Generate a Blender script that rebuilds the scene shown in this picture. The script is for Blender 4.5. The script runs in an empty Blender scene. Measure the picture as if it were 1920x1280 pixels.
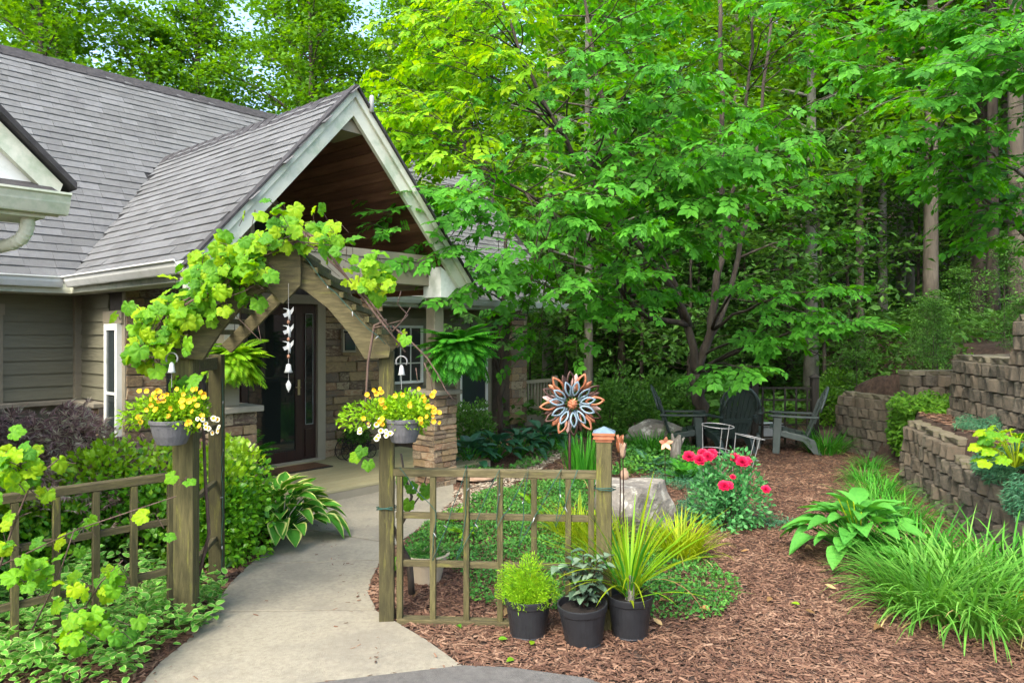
import bpy, bmesh, math, random
import numpy as np
from mathutils import Vector, Matrix
rng = np.random.default_rng(11); random.seed(11)
SC = bpy.context.scene
COL = SC.collection
# ---------------------------------------------------------------- camera
FPX, CX, HY, EYE = 1357.0, 960.0, 628.0, 1.8
cam = bpy.data.cameras.new('camera'); camo = bpy.data.objects.new('camera', cam); COL.objects.link(camo)
cam.sensor_width = 36; cam.lens = 36 * FPX / 1920; cam.shift_y = -12 / 1920
cam.clip_start = 0.05; cam.clip_end = 2000
camo.location = (0, 0, EYE); camo.rotation_euler = (math.pi / 2, 0, 0)
SC.camera = camo
# ---------------------------------------------------------------- sky, sun, exposure
SUN_EL, SUN_AZ = math.radians(50), math.radians(205)      # azimuth clockwise from +Y: behind the camera, a little left
w = bpy.data.worlds.new('World'); SC.world = w; w.use_nodes = True
nt = w.node_tree; nt.nodes.clear()
sky = nt.nodes.new('ShaderNodeTexSky'); sky.sky_type = 'NISHITA'; sky.sun_disc = False
sky.sun_elevation = SUN_EL; sky.sun_rotation = SUN_AZ
sky.air_density = 1.0; sky.dust_density = 3.2; sky.ozone_density = 1.0
bg = nt.nodes.new('ShaderNodeBackground'); bg.inputs['Strength'].default_value = 0.15
wo = nt.nodes.new('ShaderNodeOutputWorld')
nt.links.new(sky.outputs[0], bg.inputs['Color']); nt.links.new(bg.outputs[0], wo.inputs['Surface'])
sl = bpy.data.lights.new('sun', 'SUN'); sl.energy = 1.1; sl.angle = math.radians(28); sl.color = (1, 0.95, 0.86)
slo = bpy.data.objects.new('sun', sl); COL.objects.link(slo)
sd = Vector((math.sin(SUN_AZ) * math.cos(SUN_EL), math.cos(SUN_AZ) * math.cos(SUN_EL), math.sin(SUN_EL)))
slo.rotation_euler = sd.to_track_quat('Z', 'Y').to_euler(); slo.location = sd * 30
SC.view_settings.view_transform = 'Standard'; SC.view_settings.look = 'None'
SC.view_settings.exposure = 2.1; SC.view_settings.gamma = 1.0; SC.view_settings.use_curve_mapping = False
SC.render.engine = 'CYCLES'
cy = SC.cycles
cy.max_bounces = 7; cy.diffuse_bounces = 4; cy.glossy_bounces = 2; cy.transmission_bounces = 4; cy.transparent_max_bounces = 4
cy.use_denoising = True
try: cy.denoiser = 'OPENIMAGEDENOISE'
except Exception: pass
cy.use_adaptive_sampling = True; cy.adaptive_threshold = 0.02
cy.sample_clamp_indirect = 6.0

# ---------------------------------------------------------------- helpers
def G(px, py, z=0.0):
    y = (EYE - z) * FPX / (py - HY); return ((px - CX) / FPX * y, y)
def AT(px, py, y):
    return ((px - CX) / FPX * y, y, EYE + (HY - py) / FPX * y)
def pip(P, poly):
    P = np.asarray(P); poly = np.asarray(poly); x, y = P[:, 0], P[:, 1]
    ins = np.zeros(len(P), bool); j = len(poly) - 1
    for i in range(len(poly)):
        xi, yi = poly[i][:2]; xj, yj = poly[j][:2]
        c = ((yi > y) != (yj > y)) & (x < (xj - xi) * (y - yi) / (yj - yi + 1e-12) + xi)
        ins ^= c; j = i
    return ins
ROOT = {}
def put(o, label=None, cat=None, group=None, kind=None):
    if label: o['label'] = label
    if cat: o['category'] = cat
    if group: o['group'] = group
    if kind: o['kind'] = kind
    return o
def thing(name, label, cat, loc=(0, 0, 0), rz=0.0, group=None):
    o = bpy.data.objects.new(name, None); COL.objects.link(o); o.empty_display_size = 0.1
    o.location = loc; o.rotation_euler = (0, 0, rz); ROOT[o] = (np.array(loc, float), rz)
    return put(o, label, cat, group)
def npmesh(name, V, F, smooth=False):
    """V (n,3), F (m,k) uniform, or a list of index tuples"""
    me = bpy.data.meshes.new(name)
    if isinstance(F, np.ndarray):
        V = np.ascontiguousarray(V, np.float32); k = F.shape[1]
        me.vertices.add(len(V)); me.vertices.foreach_set('co', V.ravel())
        me.loops.add(F.size); me.loops.foreach_set('vertex_index', np.ascontiguousarray(F, np.int32).ravel())
        me.polygons.add(len(F)); me.polygons.foreach_set('loop_start', np.arange(0, F.size, k, dtype=np.int32))
        me.update(calc_edges=True)
        me.polygons.foreach_set('use_smooth', np.full(len(F), bool(smooth)))
    else:
        me.from_pydata([tuple(map(float, v)) for v in V], [], F)
        if smooth: me.polygons.foreach_set('use_smooth', np.ones(len(me.polygons), bool))
        me.update()
    return me
def toloc(V, parent):
    V = np.asarray(V, float)
    if parent is None: return V
    loc, rz = ROOT[parent]; c, s = math.cos(-rz), math.sin(-rz)
    D = V - loc
    return np.stack([D[:, 0] * c - D[:, 1] * s, D[:, 0] * s + D[:, 1] * c, D[:, 2]], 1)
def obj(name, me, mat=None, parent=None, M=None):
    o = bpy.data.objects.new(name, me); COL.objects.link(o)
    if mat is not None and not me.materials: me.materials.append(mat)
    if parent is not None:
        o.parent = parent
        if parent not in ROOT: pass
    if M is not None: o.matrix_basis = M
    return o
def frame_of(parent):
    """the thing whose frame a (sub-)part is written in"""
    while parent is not None and parent not in ROOT: parent = parent.parent
    return parent
class MB:
    def __init__(s): s.V = []; s.F = []
    def add(s, V, F):
        n = len(s.V); s.V += [tuple(map(float, v)) for v in V]; s.F += [tuple(i + n for i in f) for f in F]; return s
    def box(s, x0, x1, y0, y1, z0, z1):
        return s.add([(x0, y0, z0), (x1, y0, z0), (x1, y1, z0), (x0, y1, z0), (x0, y0, z1), (x1, y0, z1), (x1, y1, z1), (x0, y1, z1)],
                     [(0, 3, 2, 1), (4, 5, 6, 7), (0, 1, 5, 4), (1, 2, 6, 5), (2, 3, 7, 6), (3, 0, 4, 7)])
    def bar(s, p0, p1, w, h, up=(0, 0, 1)):
        p0, p1 = Vector(p0), Vector(p1); d = (p1 - p0).normalized(); up = Vector(up)
        x = d.cross(up)
        if x.length < 1e-4: x = d.cross(Vector((0, 1, 0)))
        x.normalize(); u = x.cross(d).normalized(); x = x * (w / 2); u = u * (h / 2)
        V = [p0 - x - u, p0 + x - u, p0 + x + u, p0 - x + u, p1 - x - u, p1 + x - u, p1 + x + u, p1 - x + u]
        return s.add(V, [(0, 1, 2, 3), (7, 6, 5, 4), (0, 4, 5, 1), (1, 5, 6, 2), (2, 6, 7, 3), (3, 7, 4, 0)])
    def prism(s, pts, ext):
        n = len(pts); pts = [Vector(p) for p in pts]; e = Vector(ext)
        V = pts + [p + e for p in pts]
        F = [tuple(range(n - 1, -1, -1)), tuple(range(n, 2 * n))] + [(i, (i + 1) % n, n + (i + 1) % n, n + i) for i in range(n)]
        return s.add(V, F)
    def tube(s, pts, rad, n=8, cap=True):
        pts = [Vector(p) for p in pts]; m = len(pts)
        if not hasattr(rad, '__len__'): rad = [rad] * m
        V = []; F = []; x = None
        for i, p in enumerate(pts):
            d = (pts[min(i + 1, m - 1)] - pts[max(i - 1, 0)])
            if d.length < 1e-9: d = Vector((0, 0, 1))
            d.normalize()
            if x is None:
                x = d.cross(Vector((0.3, 0.2, 0.93)))
                if x.length < 1e-3: x = d.cross(Vector((1, 0, 0)))
            x = (x - d * x.dot(d)).normalized(); y = d.cross(x)
            for k in range(n):
                a = 2 * math.pi * k / n; V.append(p + (x * math.cos(a) + y * math.sin(a)) * rad[i])
        for i in range(m - 1):
            for k in range(n):
                F.append((i * n + k, i * n + (k + 1) % n, (i + 1) * n + (k + 1) % n, (i + 1) * n + k))
        if cap: F += [tuple(range(n - 1, -1, -1)), tuple(range((m - 1) * n, m * n))]
        return s.add(V, F)
    def lathe(s, prof, c=(0, 0, 0), n=28, closed=True):
        V = []; F = []; m = len(prof)
        for r, z in prof:
            for k in range(n):
                a = 2 * math.pi * k / n; V.append((c[0] + r * math.cos(a), c[1] + r * math.sin(a), c[2] + z))
        for i in range(m - 1):
            for k in range(n):
                F.append((i * n + k, i * n + (k + 1) % n, (i + 1) * n + (k + 1) % n, (i + 1) * n + k))
        if closed: F += [tuple(range(n - 1, -1, -1)), tuple(range((m - 1) * n, m * n))]
        return s.add(V, F)
    def build(s, name, mat, parent=None, smooth=False, bevel=0.0, world=False, label=None):
        V = np.array(s.V, float)
        if world and parent is not None: V = toloc(V, frame_of(parent))
        me = npmesh(name, V, s.F, smooth)
        o = obj(name, me, mat, parent)
        if bevel:
            b = o.modifiers.new('bevel', 'BEVEL'); b.width = bevel; b.segments = 2; b.limit_method = 'ANGLE'
        if label: o['label'] = label
        return o
def loft(name, V, F, mat, parent=None, world=True, smooth=False, kind=None):
    if world and parent is not None: V = toloc(V, frame_of(parent))
    o = obj(name, npmesh(name, V, F, smooth), mat, parent)
    if kind: o['kind'] = kind
    return o
def MM(loc, xax, yax, zax, s=(1, 1, 1)):
    if not hasattr(s, '__len__'): s = (s, s, s)
    return Matrix(((xax[0] * s[0], yax[0] * s[1], zax[0] * s[2], loc[0]), (xax[1] * s[0], yax[1] * s[1], zax[1] * s[2], loc[1]),
                   (xax[2] * s[0], yax[2] * s[1], zax[2] * s[2], loc[2]), (0, 0, 0, 1)))
def dirM(loc, d, n, s=1.0):
    """matrix: local y -> d, local z ~ n"""
    d = Vector(d).normalized(); n = Vector(n); x = d.cross(n)
    if x.length < 1e-4: x = d.cross(Vector((1, 0, 0.1)))
    x.normalize(); return MM(loc, x, d, x.cross(d), s)
# --- numpy leaf scattering
def rots(D, N):
    D = D / (np.linalg.norm(D, axis=1, keepdims=True) + 1e-9)
    X = np.cross(D, N); X /= (np.linalg.norm(X, axis=1, keepdims=True) + 1e-9)
    return np.stack([X, D, np.cross(X, D)], 2)          # columns x, y, z
def scat(TV, TF, P, R, S):
    TV = np.asarray(TV, float); TF = np.asarray(TF, int); S = np.asarray(S, float)
    if S.ndim == 1: S = S[:, None]
    n = len(P); k = len(TV)
    V = np.einsum('nij,nkj->nki', R, TV[None] * S[:, None, :]) + np.asarray(P)[:, None, :]
    F = (TF[None] + (np.arange(n) * k)[:, None, None]).reshape(-1, TF.shape[1])
    return V.reshape(-1, 3), F
def unit(n):
    v = rng.normal(size=(n, 3)); return v / np.linalg.norm(v, axis=1, keepdims=True)
def join(parts):
    Vs, Fs, o = [], [], 0
    for V, F in parts:
        Vs.append(V); Fs.append(F + o); o += len(V)
    return np.concatenate(Vs), np.concatenate(Fs)
# templates (y = length axis, unit long)
LEAF4 = (np.array([(0, 0, 0), (.27, .38, .06), (.17, .75, .03), (0, 1, -.07), (-.17, .75, .03), (-.27, .38, .06), (0, .45, 0)]),
         np.array([(0, 1, 6), (1, 2, 6), (2, 3, 6), (3, 4, 6), (4, 5, 6), (5, 0, 6)]))
LEAF2 = (np.array([(0, 0, 0), (.3, .45, .07), (0, 1, -.05), (-.3, .45, .07)]), np.array([(0, 1, 2), (0, 2, 3)]))
# ---------------------------------------------------------------- materials
def N(t, typ, **kw):
    n = t.nodes.new(typ)
    for k, v in kw.items(): setattr(n, k, v)
    return n
MATS = {}
def M(name, cols, rough=0.7, scale=6.0, detail=5.0, stretch=(1, 1, 1), rand=None, k=0.5, vary=0.0, bump=0.0, bscale=60.0,
      spec=0.35, metal=0.0, trans=0.0, tcol=None, edge=None, coat=0.0, blotch=None):
    """noise-driven colour ramp; rand = 'object' or 'island' mixes a per-piece random number into the ramp"""
    m = bpy.data.materials.new(name); m.use_nodes = True; t = m.node_tree; t.nodes.clear(); L = t.links.new
    out = N(t, 'ShaderNodeOutputMaterial'); b = N(t, 'ShaderNodeBsdfPrincipled')
    tc = N(t, 'ShaderNodeTexCoord'); mp = N(t, 'ShaderNodeMapping'); mp.inputs['Scale'].default_value = stretch
    L(tc.outputs['Object'], mp.inputs['Vector'])
    nz = N(t, 'ShaderNodeTexNoise'); nz.inputs['Scale'].default_value = scale; nz.inputs['Detail'].default_value = detail
    nz.inputs['Roughness'].default_value = 0.62
    vec = mp.outputs[0]
    rv = None
    if rand == 'object':
        oi = N(t, 'ShaderNodeObjectInfo'); rv = oi.outputs['Random']
        ad = N(t, 'ShaderNodeVectorMath', operation='MULTIPLY_ADD'); ad.inputs[1].default_value = (1, 1, 1)
        cm = N(t, 'ShaderNodeCombineXYZ'); mu = N(t, 'ShaderNodeMath', operation='MULTIPLY'); mu.inputs[1].default_value = 37.0
        L(rv, mu.inputs[0]); L(mu.outputs[0], cm.inputs[0]); L(mu.outputs[0], cm.inputs[1])
        L(vec, ad.inputs[0]); L(cm.outputs[0], ad.inputs[2]); vec = ad.outputs[0]
    elif rand == 'island':
        ge = N(t, 'ShaderNodeNewGeometry'); rv = ge.outputs['Random Per Island']
    L(vec, nz.inputs['Vector'])
    fac = nz.outputs['Fac']
    mr = N(t, 'ShaderNodeMapRange'); mr.inputs[1].default_value = 0.28; mr.inputs[2].default_value = 0.72
    L(fac, mr.inputs[0]); fac = mr.outputs[0]
    if rv is not None:
        mx = N(t, 'ShaderNodeMix', data_type='FLOAT'); mx.inputs[0].default_value = k
        L(fac, mx.inputs[2]); L(rv, mx.inputs[3]); fac = mx.outputs[0]
    rp = N(t, 'ShaderNodeValToRGB'); el = rp.color_ramp.elements
    n = len(cols)
    while len(el) < n: el.new(0.5)
    for i, c in enumerate(cols):
        el[i].position = i / max(1, n - 1); el[i].color = (c[0], c[1], c[2], 1)
    L(fac, rp.inputs[0]); col = rp.outputs[0]
    if blotch:                                             # moss / stain with its own shape: (colour, scale, threshold, strength)
        bz = N(t, 'ShaderNodeTexNoise'); bz.inputs['Scale'].default_value = blotch[1]; bz.inputs['Detail'].default_value = 6; bz.inputs['Roughness'].default_value = 0.7
        L(vec, bz.inputs['Vector'])
        br = N(t, 'ShaderNodeMapRange'); br.inputs[1].default_value = blotch[2]; br.inputs[2].default_value = blotch[2] + 0.12; br.inputs[4].default_value = blotch[3]
        L(bz.outputs['Fac'], br.inputs[0])
        bx = N(t, 'ShaderNodeMix', data_type='RGBA'); bx.inputs[7].default_value = (*blotch[0], 1)
        L(br.outputs[0], bx.inputs[0]); L(col, bx.inputs[6]); col = bx.outputs[2]
    if edge:                                               # pale leaf margin carried by a mesh attribute
        at = N(t, 'ShaderNodeAttribute'); at.attribute_name = 'margin'
        er = N(t, 'ShaderNodeMapRange'); er.inputs[1].default_value = 0.45; er.inputs[2].default_value = 0.7
        L(at.outputs['Fac'], er.inputs[0])
        ex = N(t, 'ShaderNodeMix', data_type='RGBA'); ex.inputs[7].default_value = (*edge, 1)
        L(er.outputs[0], ex.inputs[0]); L(col, ex.inputs[6]); col = ex.outputs[2]
    if vary and rv is not None:
        w2 = N(t, 'ShaderNodeTexWhiteNoise', noise_dimensions='1D'); L(rv, w2.inputs['W'])
        v2 = N(t, 'ShaderNodeMapRange'); v2.inputs[3].default_value = 1 - vary; v2.inputs[4].default_value = 1 + vary
        L(w2.outputs['Value'], v2.inputs[0])
        hs = N(t, 'ShaderNodeHueSaturation'); L(v2.outputs[0], hs.inputs['Value']); L(col, hs.inputs['Color']); col = hs.outputs[0]
    L(col, b.inputs['Base Color']); b.inputs['Roughness'].default_value = rough; b.inputs['Metallic'].default_value = metal
    b.inputs['Specular IOR Level'].default_value = spec; b.inputs['Coat Weight'].default_value = coat
    if bump:
        n2 = N(t, 'ShaderNodeTexNoise'); n2.inputs['Scale'].default_value = bscale; n2.inputs['Detail'].default_value = 6; n2.inputs['Roughness'].default_value = 0.65
        L(vec, n2.inputs['Vector']); bp = N(t, 'ShaderNodeBump'); bp.inputs['Strength'].default_value = bump; bp.inputs['Distance'].default_value = 0.02
        L(n2.outputs['Fac'], bp.inputs['Height']); L(bp.outputs[0], b.inputs['Normal'])
    sh = b.outputs[0]
    if trans:
        tr = N(t, 'ShaderNodeBsdfTranslucent'); hs2 = N(t, 'ShaderNodeHueSaturation')
        hs2.inputs['Hue'].default_value = 0.485; hs2.inputs['Saturation'].default_value = 1.1; hs2.inputs['Value'].default_value = 1.5
        L(col, hs2.inputs['Color']); L(hs2.outputs[0], tr.inputs['Color'])
        ms = N(t, 'ShaderNodeMixShader'); ms.inputs[0].default_value = trans
        L(sh, ms.inputs[1]); L(tr.outputs[0], ms.inputs[2]); sh = ms.outputs[0]
    L(sh, out.inputs['Surface']); MATS[name] = m
    return m
def glass(name, tint=(0.02, 0.025, 0.025), rough=0.03):
    m = bpy.data.materials.new(name); m.use_nodes = True; b = m.node_tree.nodes['Principled BSDF']
    b.inputs['Base Color'].default_value = (*tint, 1); b.inputs['Roughness'].default_value = rough; b.inputs['Specular IOR Level'].default_value = 0.7
    return m
def leafm(name, cols, trans=0.4, rough=0.5, k=0.6, scale=1.2, vary=0.25, **kw):
    return M(name, cols, rough=rough, scale=scale, detail=3, rand=kw.pop('rand', 'island'), k=k, vary=vary, trans=trans, spec=kw.pop('spec', 0.18), **kw)
m_leaf_main = leafm('leaf_main', [(.032, .14, .013), (.065, .255, .022), (.12, .38, .035)], trans=.45)
m_leaf_suntint = leafm('leaf_suntint', [(.08, .27, .012), (.20, .42, .012), (.36, .50, .012)], trans=.45)  # sunlight on the upper-left sprays, put into the leaf colour
m_leaf_forest = leafm('leaf_forest', [(0.0425, 0.129, 0.0133), (0.0935, 0.239, 0.0209), (0.196, 0.386, 0.0333)], trans=.42, scale=.35, k=.5)
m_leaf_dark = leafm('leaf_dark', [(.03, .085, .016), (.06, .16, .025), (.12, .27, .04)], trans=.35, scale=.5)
m_leaf_shrub = leafm('leaf_shrub', [(0.0312, 0.138, 0.0125), (0.112, 0.338, 0.015), (0.275, 0.525, 0.025)], trans=.3, scale=2.2, k=.45, rough=.38, spec=.5)
m_leaf_vine = leafm('leaf_vine', [(0.045, 0.19, 0.02), (0.153, 0.361, 0.015), (0.36, 0.494, 0.01)], trans=.45, rand='object', scale=6, k=.75, vary=.12, bump=.15, bscale=40)
m_leaf_varieg = leafm('leaf_variegated', [(0.057, 0.217, 0.03), (0.133, 0.377, 0.04)], trans=.25, edge=(.34, .46, .14), vary=.2)
m_leaf_hosta_v = leafm('leaf_hosta_pale_rim', [(.03, .15, .012), (.07, .25, .02)], trans=.22, edge=(.5, .55, .16), rand='object', scale=8, vary=.15, bump=.25, bscale=30)
m_leaf_hosta = leafm('leaf_hosta_lime', [(.05, .22, .03), (.11, .36, .05)], trans=.25, rand='object', scale=8, vary=.12, bump=.25, bscale=30)
m_leaf_hosta_d = leafm('leaf_hosta_dark', [(.012, .06, .028), (.03, .12, .05)], trans=.15, rand='object', scale=8, vary=.15, rough=.4, spec=.5)
m_cover = leafm('leaf_cover', [(0.0288, 0.12, 0.0255), (0.064, 0.216, 0.0382), (0.144, 0.336, 0.0425)], trans=.25, scale=1.5)
m_juniper = leafm('leaf_juniper', [(.02, .09, .045), (.06, .18, .09), (.13, .27, .13)], trans=.2, scale=2)
m_grass = leafm('leaf_grass', [(.02, .12, .015), (.05, .24, .02), (.13, .38, .04)], trans=.35, scale=1.5)
m_grass_y = leafm('leaf_grass_yellow', [(0.102, 0.212, 0.0085), (0.255, 0.357, 0.0085), (0.408, 0.442, 0.0255)], trans=.35, scale=2)
m_fern = leafm('leaf_fern', [(.02, .13, .012), (.045, .23, .018), (.10, .36, .02)], trans=.35, scale=2.5)
m_fern_y = leafm('leaf_fern_lime', [(.10, .26, .008), (.20, .42, .012), (.36, .54, .02)], trans=.35, scale=3)
m_maple = leafm('leaf_maple', [(0.093, 0.0734, 0.0588), (0.341, 0.204, 0.18), (0.62, 0.653, 0.391)], trans=.2, scale=2.5, rough=.6)
m_rose_leaf = leafm('leaf_rose', [(0.024, 0.144, 0.036), (0.072, 0.264, 0.072), (0.156, 0.36, 0.132)], trans=.25, scale=3)
m_bark = M('bark', [(0.0164, 0.0123, 0.00858), (0.0492, 0.0385, 0.0281), (0.0984, 0.082, 0.0624)], rough=.95, scale=7, stretch=(1, 1, .25), bump=.7, bscale=26)
m_bark_pale = M('bark_pale', [(0.0774, 0.0704, 0.0521), (0.172, 0.163, 0.13), (0.284, 0.273, 0.227)], rough=.95, scale=5, stretch=(1, 1, .5), bump=.5, bscale=30, rand='object', k=.4)
m_bark_mid = M('bark_mid', [(0.0315, 0.0252, 0.0168), (0.081, 0.0675, 0.0487), (0.153, 0.135, 0.101)], rough=.95, scale=6, stretch=(1, 1, .3), bump=.7, bscale=26, rand='object', k=.4)
m_vinewood = M('vine_wood', [(.05, .03, .022), (.15, .10, .075)], rough=.9, scale=30, stretch=(1, 1, .3), bump=.4, bscale=90)
m_wood = M('weathered_wood', [(0.029, 0.0266, 0.0111), (0.0667, 0.0591, 0.0223), (0.122, 0.107, 0.0428)], rough=.88, scale=9, stretch=(6, 6, .7), rand='object', k=.25, vary=.12, bump=.35, bscale=55, blotch=((.19, .19, .03), 4.2, .56, .65))
m_wood_x = M('weathered_rail', [(0.0337, 0.0292, 0.014), (0.0768, 0.0654, 0.0279), (0.147, 0.125, 0.0582)], rough=.88, scale=9, stretch=(.8, 5, 6), rand='object', k=.25, vary=.12, bump=.35, bscale=55, blotch=((.16, .16, .03), 4.2, .58, .5))
m_dkwood = M('dark_trellis_wood', [(.015, .013, .010), (.045, .038, .028)], rough=.9, scale=10, stretch=(4, 4, .6), bump=.3)
m_shingle = M('asphalt_shingle', [(0.104, 0.106, 0.101), (0.136, 0.14, 0.134), (0.173, 0.178, 0.174)], rough=.95, scale=14, rand='object', k=.55, vary=.06, bump=.5, bscale=220, blotch=((.085, .086, .088), 1.4, .56, .45))
m_shingle_s = M('asphalt_shingle_many', [(0.104, 0.106, 0.101), (0.136, 0.14, 0.134), (0.173, 0.178, 0.174)], rough=.95, scale=14, rand='island', k=.55, vary=.06, bump=.5, bscale=220, blotch=((.085, .086, .088), 1.4, .56, .45))
m_ridge = M('ridge_cap', [(0.0245, 0.0238, 0.0238), (0.063, 0.0602, 0.0588)], rough=.95, scale=12, bump=.4, bscale=200)
m_roofdeck = M('roof_underlay', [(.02, .02, .02), (.03, .03, .03)], rough=.95)
m_trim = M('cream_trim', [(0.418, 0.429, 0.325), (0.545, 0.557, 0.429), (0.626, 0.638, 0.51)], rough=.55, scale=3, bump=.06, bscale=40, blotch=((.24, .33, .20), 2.6, .50, .55))
m_trim_w = M('white_trim', [(0.641, 0.663, 0.597), (0.773, 0.784, 0.729)], rough=.5, scale=4, blotch=((.42, .47, .36), 3.1, .55, .5))
m_tan = M('tan_trim', [(.22, .195, .135), (.29, .258, .18)], rough=.6, scale=4, stretch=(1, 1, .6), bump=.12, bscale=70, rand='object', k=.3)
m_siding = M('taupe_siding', [(0.16, 0.154, 0.102), (0.21, 0.205, 0.138)], rough=.65, scale=10, stretch=(.6, .6, 5), rand='object', k=.35, bump=.18, bscale=70)
m_deck = M('deck_paint', [(0.276, 0.246, 0.128), (0.369, 0.329, 0.177)], rough=.6, scale=3, rand='object', k=.4, bump=.1, bscale=60)
m_plank = M('ceiling_plank', [(0.0384, 0.0168, 0.0096), (0.12, 0.0528, 0.0288), (0.24, 0.12, 0.0672)], rough=.6, scale=5, stretch=(5, .5, 5), rand='object', k=.5, bump=.15)
m_stone = M('house_stone', [(.07, .05, .036), (.19, .135, .075), (.28, .20, .10), (.13, .11, .085), (.24, .14, .075), (.33, .27, .17), (.10, .06, .04), (.23, .19, .13)], rough=.92, scale=5, rand='object', k=.72, vary=.2, bump=.6, bscale=30)
m_mortar = M('mortar', [(0.075, 0.066, 0.055), (0.12, 0.105, 0.088)], rough=.95, scale=20, bump=.3)
m_capstone = M('cap_stone', [(0.195, 0.173, 0.124), (0.27, 0.247, 0.188)], rough=.9, scale=8, bump=.35, bscale=40)
m_block = M('wall_block', [(0.0431, 0.0385, 0.0295), (0.092, 0.0811, 0.059), (0.144, 0.118, 0.0819), (0.172, 0.124, 0.0788)], rough=.96, scale=7, rand='object', k=.45, vary=.22, bump=.9, bscale=34, blotch=((.055, .06, .03), 5, .55, .6))
m_blockcap = M('wall_cap', [(0.065, 0.0592, 0.0376), (0.138, 0.119, 0.0795), (0.196, 0.167, 0.116)], rough=.96, scale=6, rand='object', k=.35, bump=.6, bscale=34, blotch=((.10, .11, .025), 4, .52, .7))
m_door = M('dark_door', [(.018, .008, .006), (.04, .016, .011)], rough=.35, scale=8, stretch=(4, 4, .5), spec=.5)
m_glass = glass('dark_glass', (.012, .016, .014), .04)
m_glass2 = glass('window_glass', (.03, .04, .04), .03)
m_brass = M('worn_brass', [(.5, .36, .16), (.62, .5, .3)], rough=.35, metal=1.0)
m_grass_l = leafm('leaf_grass_light', [(.05, .17, .02), (.11, .31, .04), (.24, .46, .09)], trans=.35, scale=1.5)
m_drygrass = leafm('leaf_dry', [(.20, .14, .05), (.38, .30, .12), (.45, .40, .20)], trans=.2, scale=2)
m_leaf_top = leafm('leaf_top', [(.13, .30, .01), (.24, .44, .015), (.36, .55, .03)], trans=.3, scale=3, rough=.38, spec=.5)  # yellower green for leaves high on the hedge domes
m_concrete = M('concrete', [(0.183, 0.166, 0.121), (0.245, 0.225, 0.166), (0.288, 0.27, 0.204)], rough=.88, scale=38, detail=6, rand='object', k=.15, bump=.35, bscale=150, blotch=((.17, .155, .12), 1.6, .47, .55))
m_asphalt = M('driveway', [(0.084, 0.081, 0.072), (0.132, 0.126, 0.114)], rough=.95, scale=22, bump=.5, bscale=160)
m_soil = M('soil', [(.022, .014, .009), (.055, .034, .023), (.10, .062, .042)], rough=1, scale=14, detail=8, bump=.9, bscale=70)
m_chip = M('bark_chip', [(0.0294, 0.0157, 0.00939), (0.0886, 0.0432, 0.0261), (0.167, 0.0912, 0.0543), (0.285, 0.185, 0.12)], rough=.95, scale=1.6, rand='island', k=.66, vary=.2)
m_litter = M('leaf_litter', [(.10, .055, .02), (.26, .15, .05), (.42, .30, .14)], rough=.9, scale=30, rand='object', k=.85)
m_pebble = M('pebble', [(.16, .13, .09), (.30, .25, .18), (.42, .37, .28)], rough=.9, scale=30, rand='island', k=.85)
m_pot = M('black_plastic', [(.012, .013, .015), (.022, .024, .027)], rough=.45, scale=12, bump=.12, bscale=120, spec=.45)
m_potgrey = M('grey_basket', [(.075, .075, .078), (.12, .12, .122)], rough=.7, scale=14, stretch=(3, 3, .3), bump=.4, bscale=60)
m_potcream = M('cream_pot', [(.34, .28, .19), (.45, .38, .27)], rough=.8, scale=6, bump=.1)
m_boulder = M('boulder', [(.10, .09, .075), (.21, .19, .155), (.34, .31, .25)], rough=.95, scale=3.5, detail=9, bump=1.0, bscale=28, blotch=((.55, .53, .44), 8, .53, .8))
m_copper = M('rusty_copper', [(.20, .07, .032), (.36, .13, .06), (.48, .22, .13)], rough=.45, scale=20, rand='object', k=.5, metal=.35)
m_dkbronze = M('dark_bronze', [(.035, .018, .013), (.075, .04, .03)], rough=.45, metal=.5)
m_blue = M('patina_blue', [(0.101, 0.158, 0.194), (0.202, 0.274, 0.317)], rough=.5, scale=16, rand='object', k=.4, metal=.2)
m_pinkcop = M('pale_copper', [(.45, .28, .23), (.6, .42, .36)], rough=.4, metal=.4)
m_black = M('black_iron', [(.012, .011, .010), (.025, .023, .021)], rough=.55, metal=.3)
m_wire = M('galvanised_wire', [(0.216, 0.216, 0.204), (0.3, 0.3, 0.288)], rough=.45, metal=.4)
m_green_wire = M('green_cord', [(.012, .05, .038), (.02, .08, .06)], rough=.6)
m_bulb = M('clear_bulb', [(0.225, 0.234, 0.225), (0.27, 0.279, 0.27)], rough=.2, spec=.6)
m_mat = M('doormat', [(.10, .05, .022), (.19, .095, .045)], rough=1, scale=70, bump=.9, bscale=300)
m_matedge = M('doormat_edge', [(.02, .016, .012), (.03, .024, .018)], rough=.9)
m_chair = M('green_resin', [(.02, .032, .028), (.036, .055, .048)], rough=.45, scale=8, bump=.1, spec=.45)
m_chair_l = M('grey_resin', [(.05, .068, .06), (.085, .105, .094)], rough=.45, scale=8, bump=.1, spec=.45)
m_fl_yel = M('petal_yellow', [(.62, .36, .01), (.78, .50, .015)], rough=.6, rand='object', k=.7, trans=.2)
m_fl_wht = M('petal_white', [(.66, .64, .5), (.78, .77, .66)], rough=.6, rand='object', k=.7, trans=.2)
m_fl_red = M('petal_red', [(.33, .004, .03), (.60, .008, .07)], rough=.55, scale=20, rand='object', k=.4, trans=.15)
m_fl_eye = M('petal_throat', [(.55, .28, .01), (.62, .34, .01)], rough=.6)
m_shell = M('white_shell', [(0.28, 0.297, 0.28), (0.367, 0.378, 0.361)], rough=.5)
m_bead = M('wood_bead', [(.18, .09, .05), (.24, .12, .07)], rough=.6)
m_terra = M('clay', [(.26, .17, .11), (.36, .25, .17)], rough=.9, scale=12, bump=.2)
m_salmon = M('salmon_metal', [(.5, .2, .11), (.66, .34, .22)], rough=.5, rand='object')
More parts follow.
